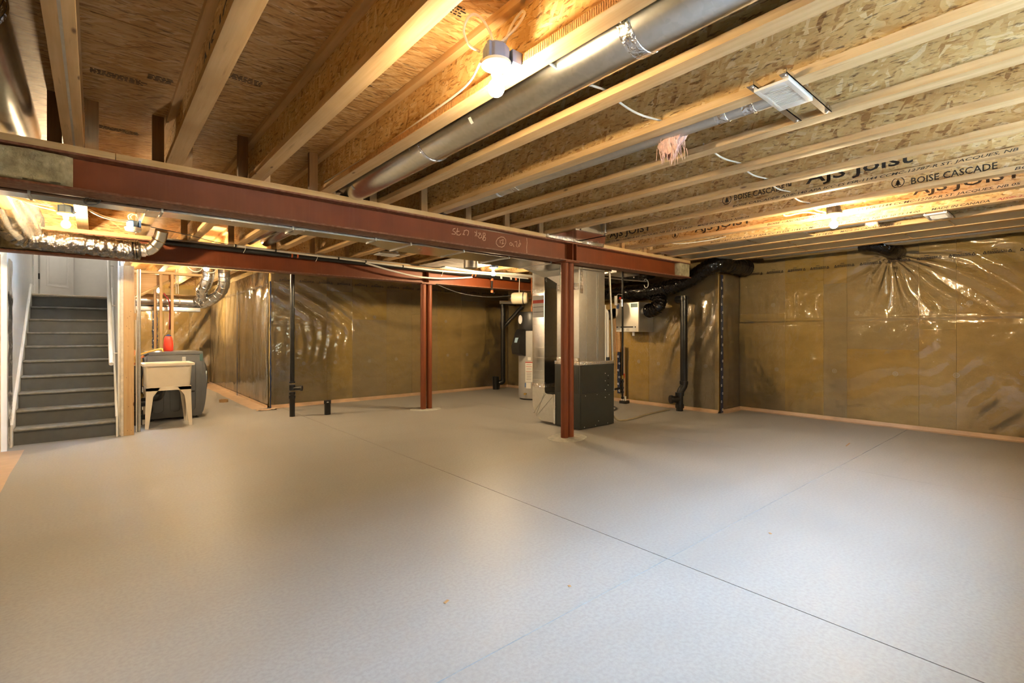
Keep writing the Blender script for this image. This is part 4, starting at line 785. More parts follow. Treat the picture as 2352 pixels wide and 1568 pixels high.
for dx, z in ((0.10, 0.43), (0.33, 0.43), (0.50, 0.48), (0.50, 0.38), (0.58, 0.41), (0.50, 0.60), (0.50, 0.70), (0.56, 0.54), (0.56, 0.67), (0.08, 0.03), (0.30, 0.03), (0.55, 0.03), (0.36, 0.08)):
    B().lathe([(0.006, 0), (0.004, 0.004), (0.0005, 0.0045)], (FX0 + dx, FY0 - 0.004, z), axis=(Vector((0, -1, 0)), Vector((1, 0, 0)), Vector((0, 0, 1))), n=8).build('screw', 'screw_white', fu)
for z in (0.56, 0.63): B().lathe([(0.016, 0), (0.014, 0.006), (0.001, 0.006)], (FX0 + 0.565, FY0 - 0.004, z), axis=(Vector((0, -1, 0)), Vector((1, 0, 0)), Vector((0, 0, 1))), n=14).build('knockout_plug', 'plastic_black', fu)
B().box(FX0 - 0.006, FX1 + 0.002, FY0 - 0.008, FY1, FH - 0.005, FH + 0.04).build('foil_tape_band', 'foil_tape', fu, bevel=0.004)
pl = thing('supply_plenum', (4.96, 4.4, FH + 0.035), 'tall galvanized supply plenum standing on the charcoal furnace', 'duct')
B().box(FX0 + 0.012, 5.23, FY0 + 0.03, FY1 - 0.03, FH + 0.035, 2.06).build('casing', 'galvanized_dull', pl, bevel=0.004)
for x in (4.86, 5.06, 5.09): B().box(x, x + 0.012, FY0 + 0.024, FY0 + 0.032, FH + 0.05, 2.04).build('standing_seam', 'galvanized_dull', pl, bevel=0.003)
B().box(FX0 + 0.005, FX0 + 0.02, FY0 + 0.03, FY1 - 0.03, FH + 0.04, FH + 0.09).build('foil_tape', 'foil_tape', pl); B().box(FX0 + 0.007, FX0 + 0.018, FY0 + 0.03, FY1 - 0.03, 1.80, 1.88).build('foil_tape', 'foil_tape', pl)
B().box(4.73, 4.78, FY0 + 0.02, FY0 + 0.034, 1.75, 2.05).build('foil_tape', 'foil_tape', pl)
rd = thing('return_drop', (4.95, 4.9, 0.02), 'tall galvanized return duct with ribs and a curved boot beside the furnace', 'duct')
DY0, DY1, DX0, DX1 = 4.815, 5.06, 4.70, 5.15
B().box(DX0, DX1, DY0, DY1, 0.50, 2.16).build('casing', 'galvanized', rd, bevel=0.003)
for z in (1.36, 1.04, 0.90, 0.72, 0.59, 1.20): B().box(DX0 - 0.004, DX0 + 0.002, DY0 + 0.004, DY1 - 0.004, z - 0.004, z + 0.004).build('stiffening_rib', 'galvanized', rd, bevel=0.0015)
B().box(DX0 - 0.005, DX0 + 0.002, DY0 - 0.006, DY1 + 0.004, 1.80, 1.85).build('foil_tape', 'foil_tape', rd); B().box(DX0 - 0.005, DX1, DY0 - 0.006, DY1 + 0.004, 0.49, 0.54).build('foil_tape', 'foil_tape', rd)
B().box(DX0 - 0.004, DX0 + 0.001, DY0 - 0.003, DY0 + 0.008, 0.5, 2.16).build('corner_seam', 'galvanized', rd)
# curved boot: profile in the Y-Z plane
prof = [(DY1, 0.50)]
for i in range(13):
    a = math.pi / 2 * i / 12; prof.append((DY0 + 0.02 - 0.0 + (DY1 - DY0 - 0.02) * math.cos(a), 0.30 - 0.27 * math.sin(a)))
prof += [(4.62, 0.03), (4.62, 0.41), (DY0 - 0.05, 0.41), (DY0 - 0.012, 0.42), (DY0, 0.45), (DY0, 0.50)]
B().prism(prof[::-1], 'X', DX0, DX1).build('curved_boot', 'galvanized_dull', rd, angle=25)
for (a, c) in (((4.80, 0.40), (5.03, 0.12)), ((4.82, 0.42), (4.98, 0.10)), ((4.64, 0.40), (4.98, 0.08))):
    A = Vector((DX0 - 0.0015, a[0], a[1])); C = Vector((DX0 - 0.0015, c[0], c[1])); B().tube([A, C], 0.003, 6).build('fold_crease', 'galvanized_dull', rd)
B().box(DX0 - 0.012, DX1, 4.60, 4.64, 0.02, 0.415).build('boot_flange', 'galvanized', rd, bevel=0.003)
lb = B().box(DX0 - 0.0035, DX0 - 0.0005, DY0 + 0.012, DY1 - 0.014, 1.46, 1.76).build('filter_label', 'paper_grey', rd, smooth=False)
B().box(DX0 - 0.0055, DX0 - 0.003, DY0 + 0.012, DY1 - 0.014, 1.655, 1.70).build('red_band', 'paper_red', lb, smooth=False)
for z in (1.60, 1.53): B().box(DX0 - 0.0050, DX0 - 0.003, DY0 + 0.02, DY1 - 0.02, z, z + 0.006).build('label_line', 'ink', lb, smooth=False)
# sloped hopper joining the return to the ceiling pan
hp = thing('return_hopper', (4.9, 4.75, 1.86), 'sloped galvanized hopper joining the return drop to the trunk', 'duct')
B().hexa([(4.66, 4.49, 2.0), (5.2, 4.49, 2.0), (5.2, 4.80, 2.0), (4.66, 4.80, 2.0)], [(4.45, 4.30, 2.16), (5.2, 4.30, 2.16), (5.2, 5.08, 2.16), (4.45, 5.08, 2.16)]).build('upper_hood', 'galvanized', hp, smooth=False)
B().add([(4.68, 5.06, 2.16), (4.68, 4.50, 1.87), (4.68, 4.50, 2.06), (5.2, 5.06, 2.16), (5.2, 4.50, 1.87), (5.2, 4.50, 2.06)], [(0, 1, 2), (5, 4, 3), (0, 3, 4, 1), (1, 4, 5, 2), (2, 5, 3, 0)]).build('sloped_plate', 'galvanized_dull', hp, smooth=False)
# ---- pipes beside the furnace ----------------------------------------------------------------
t_ = thing('condensate_vent', (5.355, 4.265, FH + 0.03), 'white PVC vent pipe bending up beside the plenum', 'pipe')
B().tube(smooth_path([(5.355, 4.265, FH + 0.06), (5.355, 4.265, 1.45), (5.345, 4.27, 1.53), (5.27, 4.33, 1.62)], 5), 0.032, 16).build('pipe', 'white_pvc', t_)
B().lathe([(0.036, 1.44), (0.036, 1.50)], (5.355, 4.265, 0), n=16).build('coupling', 'white_pvc', t_); B().lathe([(0.040, FH + 0.03), (0.040, FH + 0.08)], (5.355, 4.265, 0), n=16).build('rubber_clamp', 'plastic_black', t_)
o = B().tube([(5.41, 4.195, 0.45), (5.375, 4.195, 1.35), (5.325, 4.195, 2.06), (5.32, 4.20, 2.34)], 0.015, 12).build('conduit', 'galvanized_dull'); tag(o, 'thin grey conduit slanting up along the furnace corner', 'conduit')
o = B().box(5.242, 5.266, 4.205, 4.225, FH + 0.035, 1.62).build('line_set_cover', 'white_pvc', bevel=0.003); tag(o, 'slim white vertical strip between plenum and vent pipe', 'pipe')
gp = thing('gas_pipe', (5.73, 4.28, 0.42), 'black iron gas pipe drop with red valve beside the furnace', 'gas pipe')
B().tube([(5.73, 4.28, 0.30), (5.73, 4.28, 2.34)], 0.014, 12).build('riser', 'black_iron', gp)
B().tube([(5.38, 4.30, 0.47), (5.52, 4.285, 0.45), (5.73, 4.28, 0.46)], 0.014, 10).build('furnace_feed', 'black_iron', gp)
for z in (0.32, 0.40, 0.46, 0.55): B().lathe([(0.020, z - 0.016), (0.020, z + 0.016)], (5.73, 4.28, 0), n=12).build('fitting', 'black_iron', gp)
B().lathe([(0.022, 0.585), (0.022, 0.64)], (5.73, 4.28, 0), n=12).build('valve_body', 'brass', gp); B().box(5.747, 5.762, 4.265, 4.28, 0.60, 0.66).build('valve_handle', 'red_plastic', gp, bevel=0.003)
B().box(5.53, 5.59, 4.265, 4.269, 1.63, 1.76).build('paper_tag', 'paper', gp); B().tube([(5.56, 4.267, 1.755), (5.62, 4.27, 1.79), (5.72, 4.275, 1.79)], 0.002, 5).build('tag_string', 'cable_white', gp); B().box(5.65, 5.67, 4.26, 4.28, 1.72, 1.75).build('tag_clip', 'red_plastic', gp)
B().lathe([(0.018, 1.62), (0.018, 1.72)], (5.71, 4.28, 0), n=10).build('upper_fitting', 'galvanized', gp); B().tube([(5.71, 4.28, 1.67), (5.73, 4.28, 1.67)], 0.010, 8).build('link', 'galvanized', gp)
o = B().tube(smooth_path([(5.39, 4.30, 0.165), (5.44, 4.29, 0.165), (5.50, 4.28, 0.10), (5.56, 4.24, 0.03), (5.66, 4.2, 0.016), (5.95, 4.22, 0.013), (6.4, 4.3, 0.013), (7.05, 4.35, 0.013)], 6), 0.013, 10).build('drain_hose', 'hose_clear'); tag(o, 'clear drain hose running from the furnace over the floor', 'hose', 'floor hoses')
o = B().tube(smooth_path([(5.40, 4.50, 0.012), (5.9, 4.75, 0.012), (6.45, 4.95, 0.012), (6.62, 5.15, 0.012), (6.5, 5.35, 0.012), (6.6, 5.5, 0.012)], 6), 0.012, 10).build('drain_hose', 'cable_dark'); tag(o, 'dark hose looping on the floor behind the furnace', 'hose', 'floor hoses')
o = B().box(7.30, 7.345, 5.51, 5.66, 0.90, 1.60).build('backer_board', 'plywood', bevel=0.002); tag(o, 'narrow plywood backer board on the wall below the air exchanger', 'board')
o = B().tube([(7.29, 5.43, 0.0), (7.29, 5.43, 1.0)], 0.032, 16).build('drain_pipe', 'strip_tan'); tag(o, 'tan vertical pipe beside the blue tape behind the furnace', 'pipe')
pmp = thing('condensate_pump', (7.15, 5.30, 0), 'small pale pump with fittings on the floor behind the furnace', 'pump')
B().box(7.08, 7.22, 5.24, 5.36, 0, 0.05).build('base', 'plastic_black', pmp, bevel=0.005)
for yy in (5.26, 5.30, 5.34): B().lathe([(0.012, 0.05), (0.012, 0.13)], (7.13, yy, 0), n=10).build('port', 'white_pvc', pmp)
for i, (a, z) in enumerate(((5.60, 1.5), (5.57, 1.4), (5.63, 1.45))): o = B().tube(smooth_path([(7.27, a, 0.5), (7.27, a - 0.015, 0.9), (7.27, a + 0.01, 1.3), (7.27, a, z + 0.2)], 5), 0.004, 6).build('cable', 'copper' if i == 1 else 'cable_dark'); tag(o, ['dark control wire beside the plywood backer board', 'copper-brown wire beside the plywood backer board', 'dark control wire furthest from the gas pipe on the backer board'][i], 'cable', 'control wires')
# ================================================================ WATER HEATER
wh = thing('water_heater', (6.35, 6.83, 0), 'grey hybrid water heater with black control head behind the return duct', 'water heater')
B().lathe([(0.24, 0.02), (0.265, 0.03), (0.27, 0.06), (0.27, 1.28), (0.262, 1.30)], (6.35, 6.83, 0), n=40).build('tank', 'tank_grey', wh)
B().lathe([(0.25, 0), (0.25, 0.03)], (6.35, 6.83, 0), n=30).build('base_ring', 'plastic_black', wh)
B().lathe([(0.275, 1.29), (0.28, 1.32), (0.28, 1.60), (0.26, 1.645), (0.02, 1.66)], (6.35, 6.83, 0), n=40).build('head_shroud', 'plastic_black', wh)
WA = Matrix.Translation((6.35, 6.83, 0)) @ Matrix.Rotation(math.radians(177 + 90), 4, 'Z')   # local -Y points at the room
B(WA).prism([(-0.40, 0.86), (-0.26, 0.82), (-0.2, 0.82), (-0.2, 1.32), (-0.285, 1.32), (-0.33, 1.25), (-0.42, 1.0)][::-1], 'X', -0.13, 0.10).build('control_shroud', 'plastic_black', wh, bevel=0.012)
B(WA).hexa([(-0.06, -0.399, 1.07), (0.02, -0.399, 1.07), (0.02, -0.39, 1.07), (-0.06, -0.39, 1.07)], [(-0.06, -0.372, 1.16), (0.02, -0.372, 1.16), (0.02, -0.36, 1.16), (-0.06, -0.36, 1.16)]).build('display', 'screen_blue', wh, smooth=False)
bb = B(WA)
bb.lathe([(0.055, 0), (0.055, 0.008), (0.001, 0.009)], (-0.02, -0.281, 1.50), axis=(Vector((0, -1, 0)), Vector((1, 0, 0)), Vector((0, 0, 1.5))), n=24); bb.build('badge', 'print_white', wh)
def curved_label(z0, z1, a0, a1, nm, mat, rr=0.2715, c=(6.35, 6.83)):
    b = B(); n_ = 10; vs_ = []
    for i in range(n_ + 1):
        a = a0 + (a1 - a0) * i / n_; vs_ += [(c[0] + math.cos(a) * rr, c[1] + math.sin(a) * rr, z0), (c[0] + math.cos(a) * rr, c[1] + math.sin(a) * rr, z1)]
    b.add(vs_, [(2 * i, 2 * i + 2, 2 * i + 3, 2 * i + 1) for i in range(n_)]); b.build(nm, mat, wh)
D = math.radians
curved_label(0.34, 0.72, D(-163), D(-133), 'warning_label', 'paper'); curved_label(0.695, 0.715, D(-163), D(-133), 'label_stripe', 'paper_red', 0.273)
for z in (0.62, 0.53): curved_label(z, z + 0.008, D(-160), D(-136), 'label_stripe', 'paper_red', 0.273)
for z in (0.66, 0.58, 0.50, 0.47, 0.44, 0.41, 0.38): curved_label(z, z + 0.006, D(-158), D(-138), 'label_text_line', 'ink', 0.2735)
curved_label(0.74, 0.80, D(-153), D(-140), 'small_label', 'paper'); curved_label(0.22, 0.33, D(-160), D(-140), 'energy_label', 'paper'); curved_label(0.24, 0.32, D(-166), D(-160), 'blue_label', 'paper_blue')
B().tube([(6.35 + 0.285 * math.cos(D(-128)), 6.83 + 0.285 * math.sin(D(-128)), z) for z in (0.12, 1.20)], 0.012, 8).build('relief_tube', 'white_pvc', wh)
B().lathe([(0.016, 0), (0.016, 0.05), (0.022, 0.05), (0.022, 0.065)], (6.35 + 0.265 * math.cos(D(-160)), 6.83 + 0.265 * math.sin(D(-160)), 0.12), axis=(Vector((math.cos(D(-160)), math.sin(D(-160)), 0)), Vector((0, 0, 1)), Vector((-math.sin(D(-160)), math.cos(D(-160)), 0))), n=12).build('drain_valve', 'brass', wh)
for dx in (0.0, 0.10): B().tube([(6.25 + dx, 6.75, 1.64), (6.25 + dx, 6.75, 2.33)], 0.011, 8).build('water_pipe', 'white_pvc' if dx else 'copper', wh)
et = thing('expansion_tank', (5.97, 6.78, 1.78), 'cream expansion tank lying on a horizontal pipe above the water heater', 'expansion tank')
EA = Vector((0.62, -0.78, 0)).normalized()
B().lathe([(0.03, -0.17), (0.09, -0.155), (0.108, -0.12), (0.11, -0.05), (0.11, 0.06), (0.108, 0.10), (0.09, 0.135), (0.03, 0.15)], (5.98, 6.77, 1.89), axis=(EA, Vector((0, 0, 1)), EA.cross(Vector((0, 0, 1)))), n=32).build('tank', 'cream_enamel', et)
B().lathe([(0.02, -0.185), (0.02, -0.165)], (5.98, 6.77, 1.89), axis=(EA, Vector((0, 0, 1)), EA.cross(Vector((0, 0, 1)))), n=12).build('valve_cap', 'blue_cap', et)
B().lathe([(0.1115, 0.055), (0.1115, 0.075)], (5.98, 6.77, 1.89), axis=(EA, Vector((0, 0, 1)), EA.cross(Vector((0, 0, 1)))), n=32, caps=False).build('strap', 'plastic_black', et)
B().tube([(6.07, 6.66, 1.89), (6.2, 6.6, 1.89), (6.25, 6.72, 2.33)], 0.012, 8).build('feed_pipe', 'copper', et)
B().tube([(5.98, 6.80, 1.99), (5.99, 6.80, 2.33)], 0.006, 6).build('hanger', 'cable_white', et)
# ================================================================ BLACK VENT PIPES
def abs_pipe(nm, x, y, z0, z1, r, label): return thing(nm, (x, y, z0), label, 'drain pipe', 'black drain pipes')
t_ = abs_pipe('vent_stack', 2.235, 7.66, 0, 2.34, 0.04, 'black vent stack with cleanout standing before the film-covered wall')
B().tube([(2.235, 7.66, 0.50), (2.235, 7.66, 2.34)], 0.032, 18).build('stack', 'black_abs', t_); B().tube([(2.235, 7.66, 0.0), (2.235, 7.66, 0.29)], 0.038, 18).build('riser', 'black_abs', t_)
for z, r, h in ((0.29, 0.046, 0.04), (0.345, 0.044, 0.035), (0.43, 0.042, 0.08), (0.51, 0.042, 0.02), (1.60, 0.036, 0.03)): B().lathe([(r, z - h / 2), (r, z + h / 2)], (2.235, 7.66, 0), n=20).build('coupling', 'black_abs', t_)
B().tube([(2.235, 7.66, 0.42), (2.33, 7.585, 0.42)], 0.032, 16).build('cleanout_arm', 'black_abs', t_); B().tube([(2.33, 7.585, 0.42), (2.35, 7.57, 0.42)], 0.040, 16).build('cleanout_cap', 'plastic_black', t_)
t_ = abs_pipe('drain_stub', 2.43, 8.27, 0, 0.27, 0.04, 'short black drain stub hidden behind the vent stack'); B().lathe([(0.032, 0), (0.032, 0.22), (0.038, 0.22), (0.038, 0.27), (0.001, 0.27)], (2.40, 8.22, 0), n=18).build('pipe', 'black_abs', t_)
t_ = abs_pipe('drain_stub', 2.70, 7.50, 0, 0.22, 0.04, 'short capped black drain stub alone on the open floor'); B().lathe([(0.046, 0), (0.046, 0.17)], (2.70, 7.50, 0), n=20).build('pipe', 'black_abs', t_); B().lathe([(0.052, 0.165), (0.052, 0.215), (0.001, 0.215)], (2.70, 7.50, 0), n=20).build('cap', 'black_abs', t_); B().box(2.67, 2.70, 7.447, 7.449, 0.188, 0.20).build('cap_label', 'print_white', t_)
t_ = abs_pipe('vent_stack', 6.95, 8.45, 0, 2.0, 0.05, 'black vent stack with diagonal branch in the back corner')
B().tube([(6.95, 8.45, 0.22), (6.95, 8.45, 1.93)], 0.05, 18).build('stack', 'black_abs', t_); B().tube(smooth_path([(6.95, 8.45, 0.24), (6.94, 8.45, 0.16), (6.86, 8.50, 0.13), (6.83, 8.52, 0.0)], 4), 0.055, 16).build('foot_elbow', 'black_abs', t_); B().lathe([(0.07, 0), (0.07, 0.28), (0.062, 0.28), (0.062, 0.0)], (6.80, 8.52, 0), n=20).build('foot_cap', 'black_abs', t_)
B().tube([(6.97, 8.43, 1.40), (7.3, 8.2, 1.85)], 0.042, 14).build('diagonal_branch', 'black_abs', t_); B().lathe([(0.058, 1.35), (0.058, 1.50)], (6.95, 8.45, 0), n=18).build('coupling', 'black_abs', t_); B().tube([(6.78, 8.35, 1.93), (7.34, 8.1, 1.93)], 0.036, 14).build('white_arm', 'white_pvc', t_); B().tube([(6.95, 8.45, 1.92), (7.3, 8.45, 1.92)], 0.045, 14).build('top_arm', 'black_abs', t_)
t_ = abs_pipe('vent_stack', 7.17, 4.16, 0, 2.0, 0.058, 'tall black drain stack with cleanout beside the blue tape')
B().tube([(7.17, 4.16, 0.42), (7.17, 4.16, 1.84)], 0.056, 20).build('stack', 'black_abs', t_); B().tube(smooth_path([(7.17, 4.16, 0.47), (7.17, 4.16, 0.40), (7.13, 4.185, 0.33), (7.11, 4.20, 0.26)], 4), 0.056, 18).build('offset_bend', 'black_abs', t_); B().tube([(7.11, 4.20, 0.27), (7.11, 4.20, 0.0)], 0.055, 18).build('foot', 'black_abs', t_)
for x, y, z, r, h in ((7.17, 4.16, 0.45, 0.066, 0.05), (7.11, 4.20, 0.27, 0.068, 0.05), (7.11, 4.20, 0.08, 0.068, 0.06), (7.17, 4.16, 1.80, 0.064, 0.03)): B().lathe([(r, z - h / 2), (r, z + h / 2)], (x, y, 0), n=20).build('coupling', 'black_abs', t_)
B().tube([(7.11, 4.20, 0.185), (7.01, 4.27, 0.185)], 0.055, 16).build('cleanout_arm', 'black_abs', t_); B().tube([(7.01, 4.27, 0.185), (6.98, 4.29, 0.185)], 0.066, 16).build('cleanout_cap', 'plastic_black', t_)
B().tube(smooth_path([(7.17, 4.16, 1.74), (7.17, 4.17, 1.78), (7.19, 4.24, 1.79), (7.22, 4.30, 1.79)], 5), 0.058, 16).build('top_elbow', 'black_abs', t_)
# ================================================================ AIR EXCHANGER AND BLACK DUCTS
hx = thing('air_exchanger', (7.15, 5.08, 1.265), 'pale front air exchanger box hung on the rear right wall', 'air exchanger')
B().box(6.94, XJ - 0.01, 4.845, 5.32, 1.265, 1.765).build('casing', 'galvanized_dull', hx, bevel=0.006)
B().box(6.925, 6.942, 4.85, 5.315, 1.27, 1.76).build('front_panel', 'hrv_face', hx, bevel=0.004)
B().box(6.9225, 6.926, 5.245, 5.295, 1.67, 1.745).build('blue_sticker', 'paper_blue', hx); B().box(6.9225, 6.926, 4.865, 5.00, 1.68, 1.745).build('dark_sticker', 'appliance_teal', hx)
il_ = B().box(6.9225, 6.926, 4.90, 5.30, 1.275, 1.36).build('instruction_label', 'paper', hx); B().box(6.9205, 6.923, 4.90, 5.295, 1.335, 1.36).build('label_header', 'ink', il_); B().box(6.919, 6.9215, 5.21, 5.27, 1.34, 1.355).build('label_logo', 'print_white', il_); B().box(6.919, 6.9215, 4.92, 4.95, 1.338, 1.357).build('label_logo', 'print_white', il_)
for yy in (5.22, 5.13, 5.03): 
    for zz in (1.285, 1.30, 1.315): B().box(6.9212, 6.923, yy, yy + 0.06, zz, zz + 0.004).build('label_text_line', 'ink', il_)
B().tube([(7.06, 4.85, 1.62), (7.06, 4.74, 1.62)], 0.068, 20).build('side_collar', 'foil_tape', hx); B().tube([(7.12, 5.31, 1.60), (7.12, 5.40, 1.60)], 0.065, 18).build('side_collar', 'galvanized', hx); B().lathe([(0.02, 1.20), (0.02, 1.27)], (7.0, 5.0, 0), n=10).build('drain_spout', 'white_pvc', hx)
def hose(pts, r, label, mat='black_poly', sub=8, corr=0.012):
    P = smooth_path(pts, sub); R = [r + corr * math.sin(i * 2.1) * 0.6 + corr * noise.noise((i * 0.7, r, pts[0][0])) for i in range(len(P))]
    o = B().tube(P, R, 22).build('flex_duct', mat, angle=70); return tag(o, label, 'flexible duct', 'black sleeved flexible ducts')
hose([(7.06, 4.76, 1.62), (7.04, 4.64, 1.63), (7.05, 4.55, 1.70), (7.10, 4.56, 1.82), (7.12, 4.75, 1.93), (7.12, 4.95, 1.98)], 0.112, 'black sleeved flex duct curling out of the air exchanger side', sub=12)
hose([(7.08, 6.1, 1.95), (7.05, 5.4, 1.95), (7.03, 4.9, 1.95), (7.04, 4.5, 1.96), (7.05, 4.25, 2.0), (7.08, 3.98, 2.09), (7.05, 3.74, 2.21), (7.10, 3.56, 2.275), (7.35, 3.50, 2.285), (7.62, 3.50, 2.28), (7.85, 3.47, 2.27)], 0.118, 'long black sleeved flex duct snaking along the wall past the beam end', sub=12)
hose([(7.0, 6.4, 2.18), (6.9, 5.6, 2.18), (6.75, 4.9, 2.18), (6.6, 4.4, 2.18), (6.2, 4.25, 2.18)], 0.09, 'black sleeved flex duct lying high behind the beam', sub=8)
hose([(6.6, 5.75, 1.95), (6.45, 5.45, 1.90), (6.42, 5.35, 1.7), (6.6, 5.44, 1.52), (6.9, 5.46, 1.56), (7.08, 5.46, 1.60), (7.12, 5.36, 1.60)], 0.085, 'black sleeved flex duct hanging behind the furnace vent pipe', sub=8)
o = B().box(5.75, 6.3, 4.4, 4.75, 2.12, 2.2).build('duct_section', 'galvanized_dull', bevel=0.004); tag(o, 'short galvanized duct section under the joists behind the beam', 'duct')
o = B().tube(smooth_path([(6.42, 4.4, 2.04), (6.44, 4.38, 2.07), (6.475, 4.36, 2.03), (6.47, 4.36, 1.96), (6.44, 4.38, 1.94), (6.43, 4.4, 1.98)], 6), 0.005, 6).build('cable', 'cable_white'); tag(o, 'small white cable loop hanging before the black duct', 'cable')
o = B().tube([(5.35, 4.5, 2.04), (6.0, 4.46, 2.04), (6.55, 4.44, 2.05)], 0.010, 8).build('conduit', 'galvanized_dull'); tag(o, 'thin grey pipe running behind the beam toward the black ducts', 'pipe')
# ================================================================ PIPES ALONG THE SECOND BEAM
t_ = thing('drain_line', (3.4, 6.84, 2.24), 'black drain line strapped along the pipe-carrying beam', 'pipe')
B().tube([(0.52, 6.83, 2.275), (6.25, 6.83, 2.235)], 0.030, 16).build('pipe', 'black_abs', t_)
for x in (2.02, 4.95): 
    for dx in (-0.035, 0.035): B().tube([(x + dx - 0.010, 6.83, 2.264 - 0.007 * x + 0.021), (x + dx + 0.010, 6.83, 2.264 - 0.007 * x + 0.021)], 0.036, 16).build('clamp_band', 'orange_band', t_)
t_ = thing('water_line', (3.4, 6.80, 2.28), 'white plastic water line clipped above the black drain line', 'pipe')
B().tube(smooth_path([(1.30, 6.80, 2.315), (2.0, 6.80, 2.300), (2.8, 6.80, 2.285), (4.2, 6.80, 2.255), (5.2, 6.80, 2.275), (6.2, 6.80, 2.275)], 6), 0.014, 10).build('pipe', 'white_pvc', t_)
for x, z in ((1.32, 2.315), (1.78, 2.305), (2.6, 2.289), (3.0, 2.281), (3.6, 2.268)): B().box(x - 0.008, x + 0.008, 6.782, 6.82, z - 0.018, z + 0.018).build('pipe_clip', 'plastic_black', t_, bevel=0.002)
for x, z in ((1.42, 2.31), (2.3, 2.29), (4.3, 2.25)): B().tube(smooth_path([(x, 6.78, z + 0.02), (x + 0.005, 6.775, z - 0.02), (x - 0.02, 6.775, z - 0.08)], 4), 0.003, 5).build('zip_tie', 'cable_white', t_)
o = B().tube([(0.55, 6.86, 2.318), (6.6, 6.86, 2.318)], 0.009, 8).build('conduit', 'galvanized_dull'); tag(o, 'thin metal conduit along the top of the pipe-carrying beam', 'conduit')
o = B().tube(smooth_path([(3.0, 6.79, 2.26), (3.35, 6.78, 2.19), (3.8, 6.775, 2.13), (4.2, 6.775, 2.125), (4.6, 6.78, 2.16), (4.9, 6.79, 2.20)], 6), 0.013, 10).build('water_line', 'white_pvc'); tag(o, 'white water line sagging in front of the twin columns', 'pipe')
for i in range(4):
    o = B().tube(smooth_path([(4.2, 6.70 - 0.05 * i, 2.29), (4.9, 6.68 - 0.06 * i, 2.275 - 0.006 * i), (5.6, 6.7 - 0.07 * i, 2.285), (6.3, 6.72 - 0.05 * i, 2.30)], 5), 0.011, 8).build('water_line', 'white_pvc'); tag(o, 'white water line in the bundle running to the water heater', 'pipe', 'bundled water lines')
t_ = thing('pipe_stub', (5.35, 6.8, 1.90), 'short dangling pipe stub with orange bands below the beam', 'pipe')
B().tube(smooth_path([(5.30, 6.80, 2.22), (5.34, 6.80, 2.19), (5.34, 6.80, 2.0), (5.38, 6.79, 1.95)], 5), 0.017, 10).build('pipe', 'black_abs', t_)
for z in (2.19, 1.98): B().lathe([(0.023, z - 0.02), (0.023, z + 0.02)], (5.34, 6.80, 0), n=12).build('clamp_band', 'orange_band', t_)
for x in (5.55, 5.78, 5.9): B().tube([(x, 6.80, 2.22), (x, 6.80, 2.26)], 0.02, 8).build('hanger_ring', 'orange_band' if x > 5.85 else 'white_pvc', t_)
B().tube([(5.30, 6.80, 2.22), (5.95, 6.80, 2.235)], 0.008, 6).build('hanger_bar', 'black_iron', t_)
o = B().tube(smooth_path([(4.28, 6.92, 2.045), (4.7, 6.9, 1.93), (5.2, 6.9, 1.89), (5.7, 6.9, 1.92), (6.1, 6.85, 2.0)], 6), 0.005, 6).build('cable', 'cable_dark'); tag(o, 'thin grey cable drooping from the twin columns to the water heater', 'cable')
# ================================================================ FOIL FLEX DUCT, BAG (left)
P = smooth_path([(-0.63, 6.60, 2.29), (-0.58, 6.66, 2.20), (-0.45, 6.71, 2.165), (-0.06, 6.73, 2.155), (0.25, 6.73, 2.14), (0.39, 6.72, 2.145)], 14)
R = [0.104 + 0.006 * math.sin(i * 1.9) + 0.010 * noise.noise((i * 0.35, 1, 2)) for i in range(len(P))]; R[-1] = 0.07; R[-2] = 0.085
o = B().tube(P, R, 26).build('foil_flex_duct', 'foil_flex', angle=70); tag(o, 'crinkled silver foil flex duct above the staircase', 'flexible duct')
t_ = thing('duct_elbow', (0.46, 6.70, 2.08), 'galvanized elbow taped onto the silver foil flex duct', 'duct')
B().tube(smooth_path([(0.35, 6.72, 2.145), (0.45, 6.70, 2.155), (0.51, 6.66, 2.21), (0.545, 6.62, 2.28), (0.56, 6.58, 2.36)], 6), 0.062, 24).build('elbow', 'galvanized', t_)
for c, d in (((0.44, 6.702, 2.152), (1, -0.2, 0.2)), ((0.50, 6.666, 2.20), (0.6, -0.4, 0.75)), ((0.535, 6.63, 2.262), (0.35, -0.4, 0.85))):
    c = Vector(c); d = Vector(d).normalized(); B().tube([c - d * 0.008, c, c + d * 0.008], [0.062, 0.069, 0.062], 24, caps=False).build('elbow_seam', 'galvanized', t_)
c = Vector((0.395, 6.715, 2.147)); B().tube([c - Vector((0.04, 0, 0)), c + Vector((0.03, 0, 0))], 0.072, 24, caps=False).build('foil_tape', 'foil_tape', t_)
def bagf(u, v):
    a = u * 2 * math.pi; ax = Vector((-0.60, 6.20, 2.52)).lerp(Vector((-0.50, 6.64, 2.22)), v)
    r = (0.09 + 0.06 * math.sin(v * 2.6)) * (1 + 0.12 * math.sin(a * 9 + 2 * v) * (0.3 + v) + 0.2 * noise.noise((math.cos(a) * 2, math.sin(a) * 2, v * 3)))
    d = Vector((0.24, 0.41, -0.37)).normalized(); x = d.orthogonal().normalized(); y = d.cross(x)
    return ax + (x * math.cos(a) + y * math.sin(a)) * r
o = B().grid(bagf, 90, 24).build('plastic_sheet', 'bag_film', angle=80); tag(o, 'bunched clear plastic wrapped round the foil duct at the left wall', 'plastic sheet')
t_ = thing('wire_coil', (0.0, 4.07, 2.05), 'tangled coil of thin wire hanging at the trunk near the wool', 'wire')
b = B()
for i in range(5):
    ph = i * 1.1; b.tube([Vector((-0.02 + 0.035 * math.cos(t) + 0.012 * i * 0.3, 4.055 + 0.014 * math.sin(2 * t + ph), 2.055 + 0.022 * math.sin(t + ph * 0.2))) for t in [2 * math.pi * k / 24 for k in range(24)]], 0.0016, 5, closed=True)
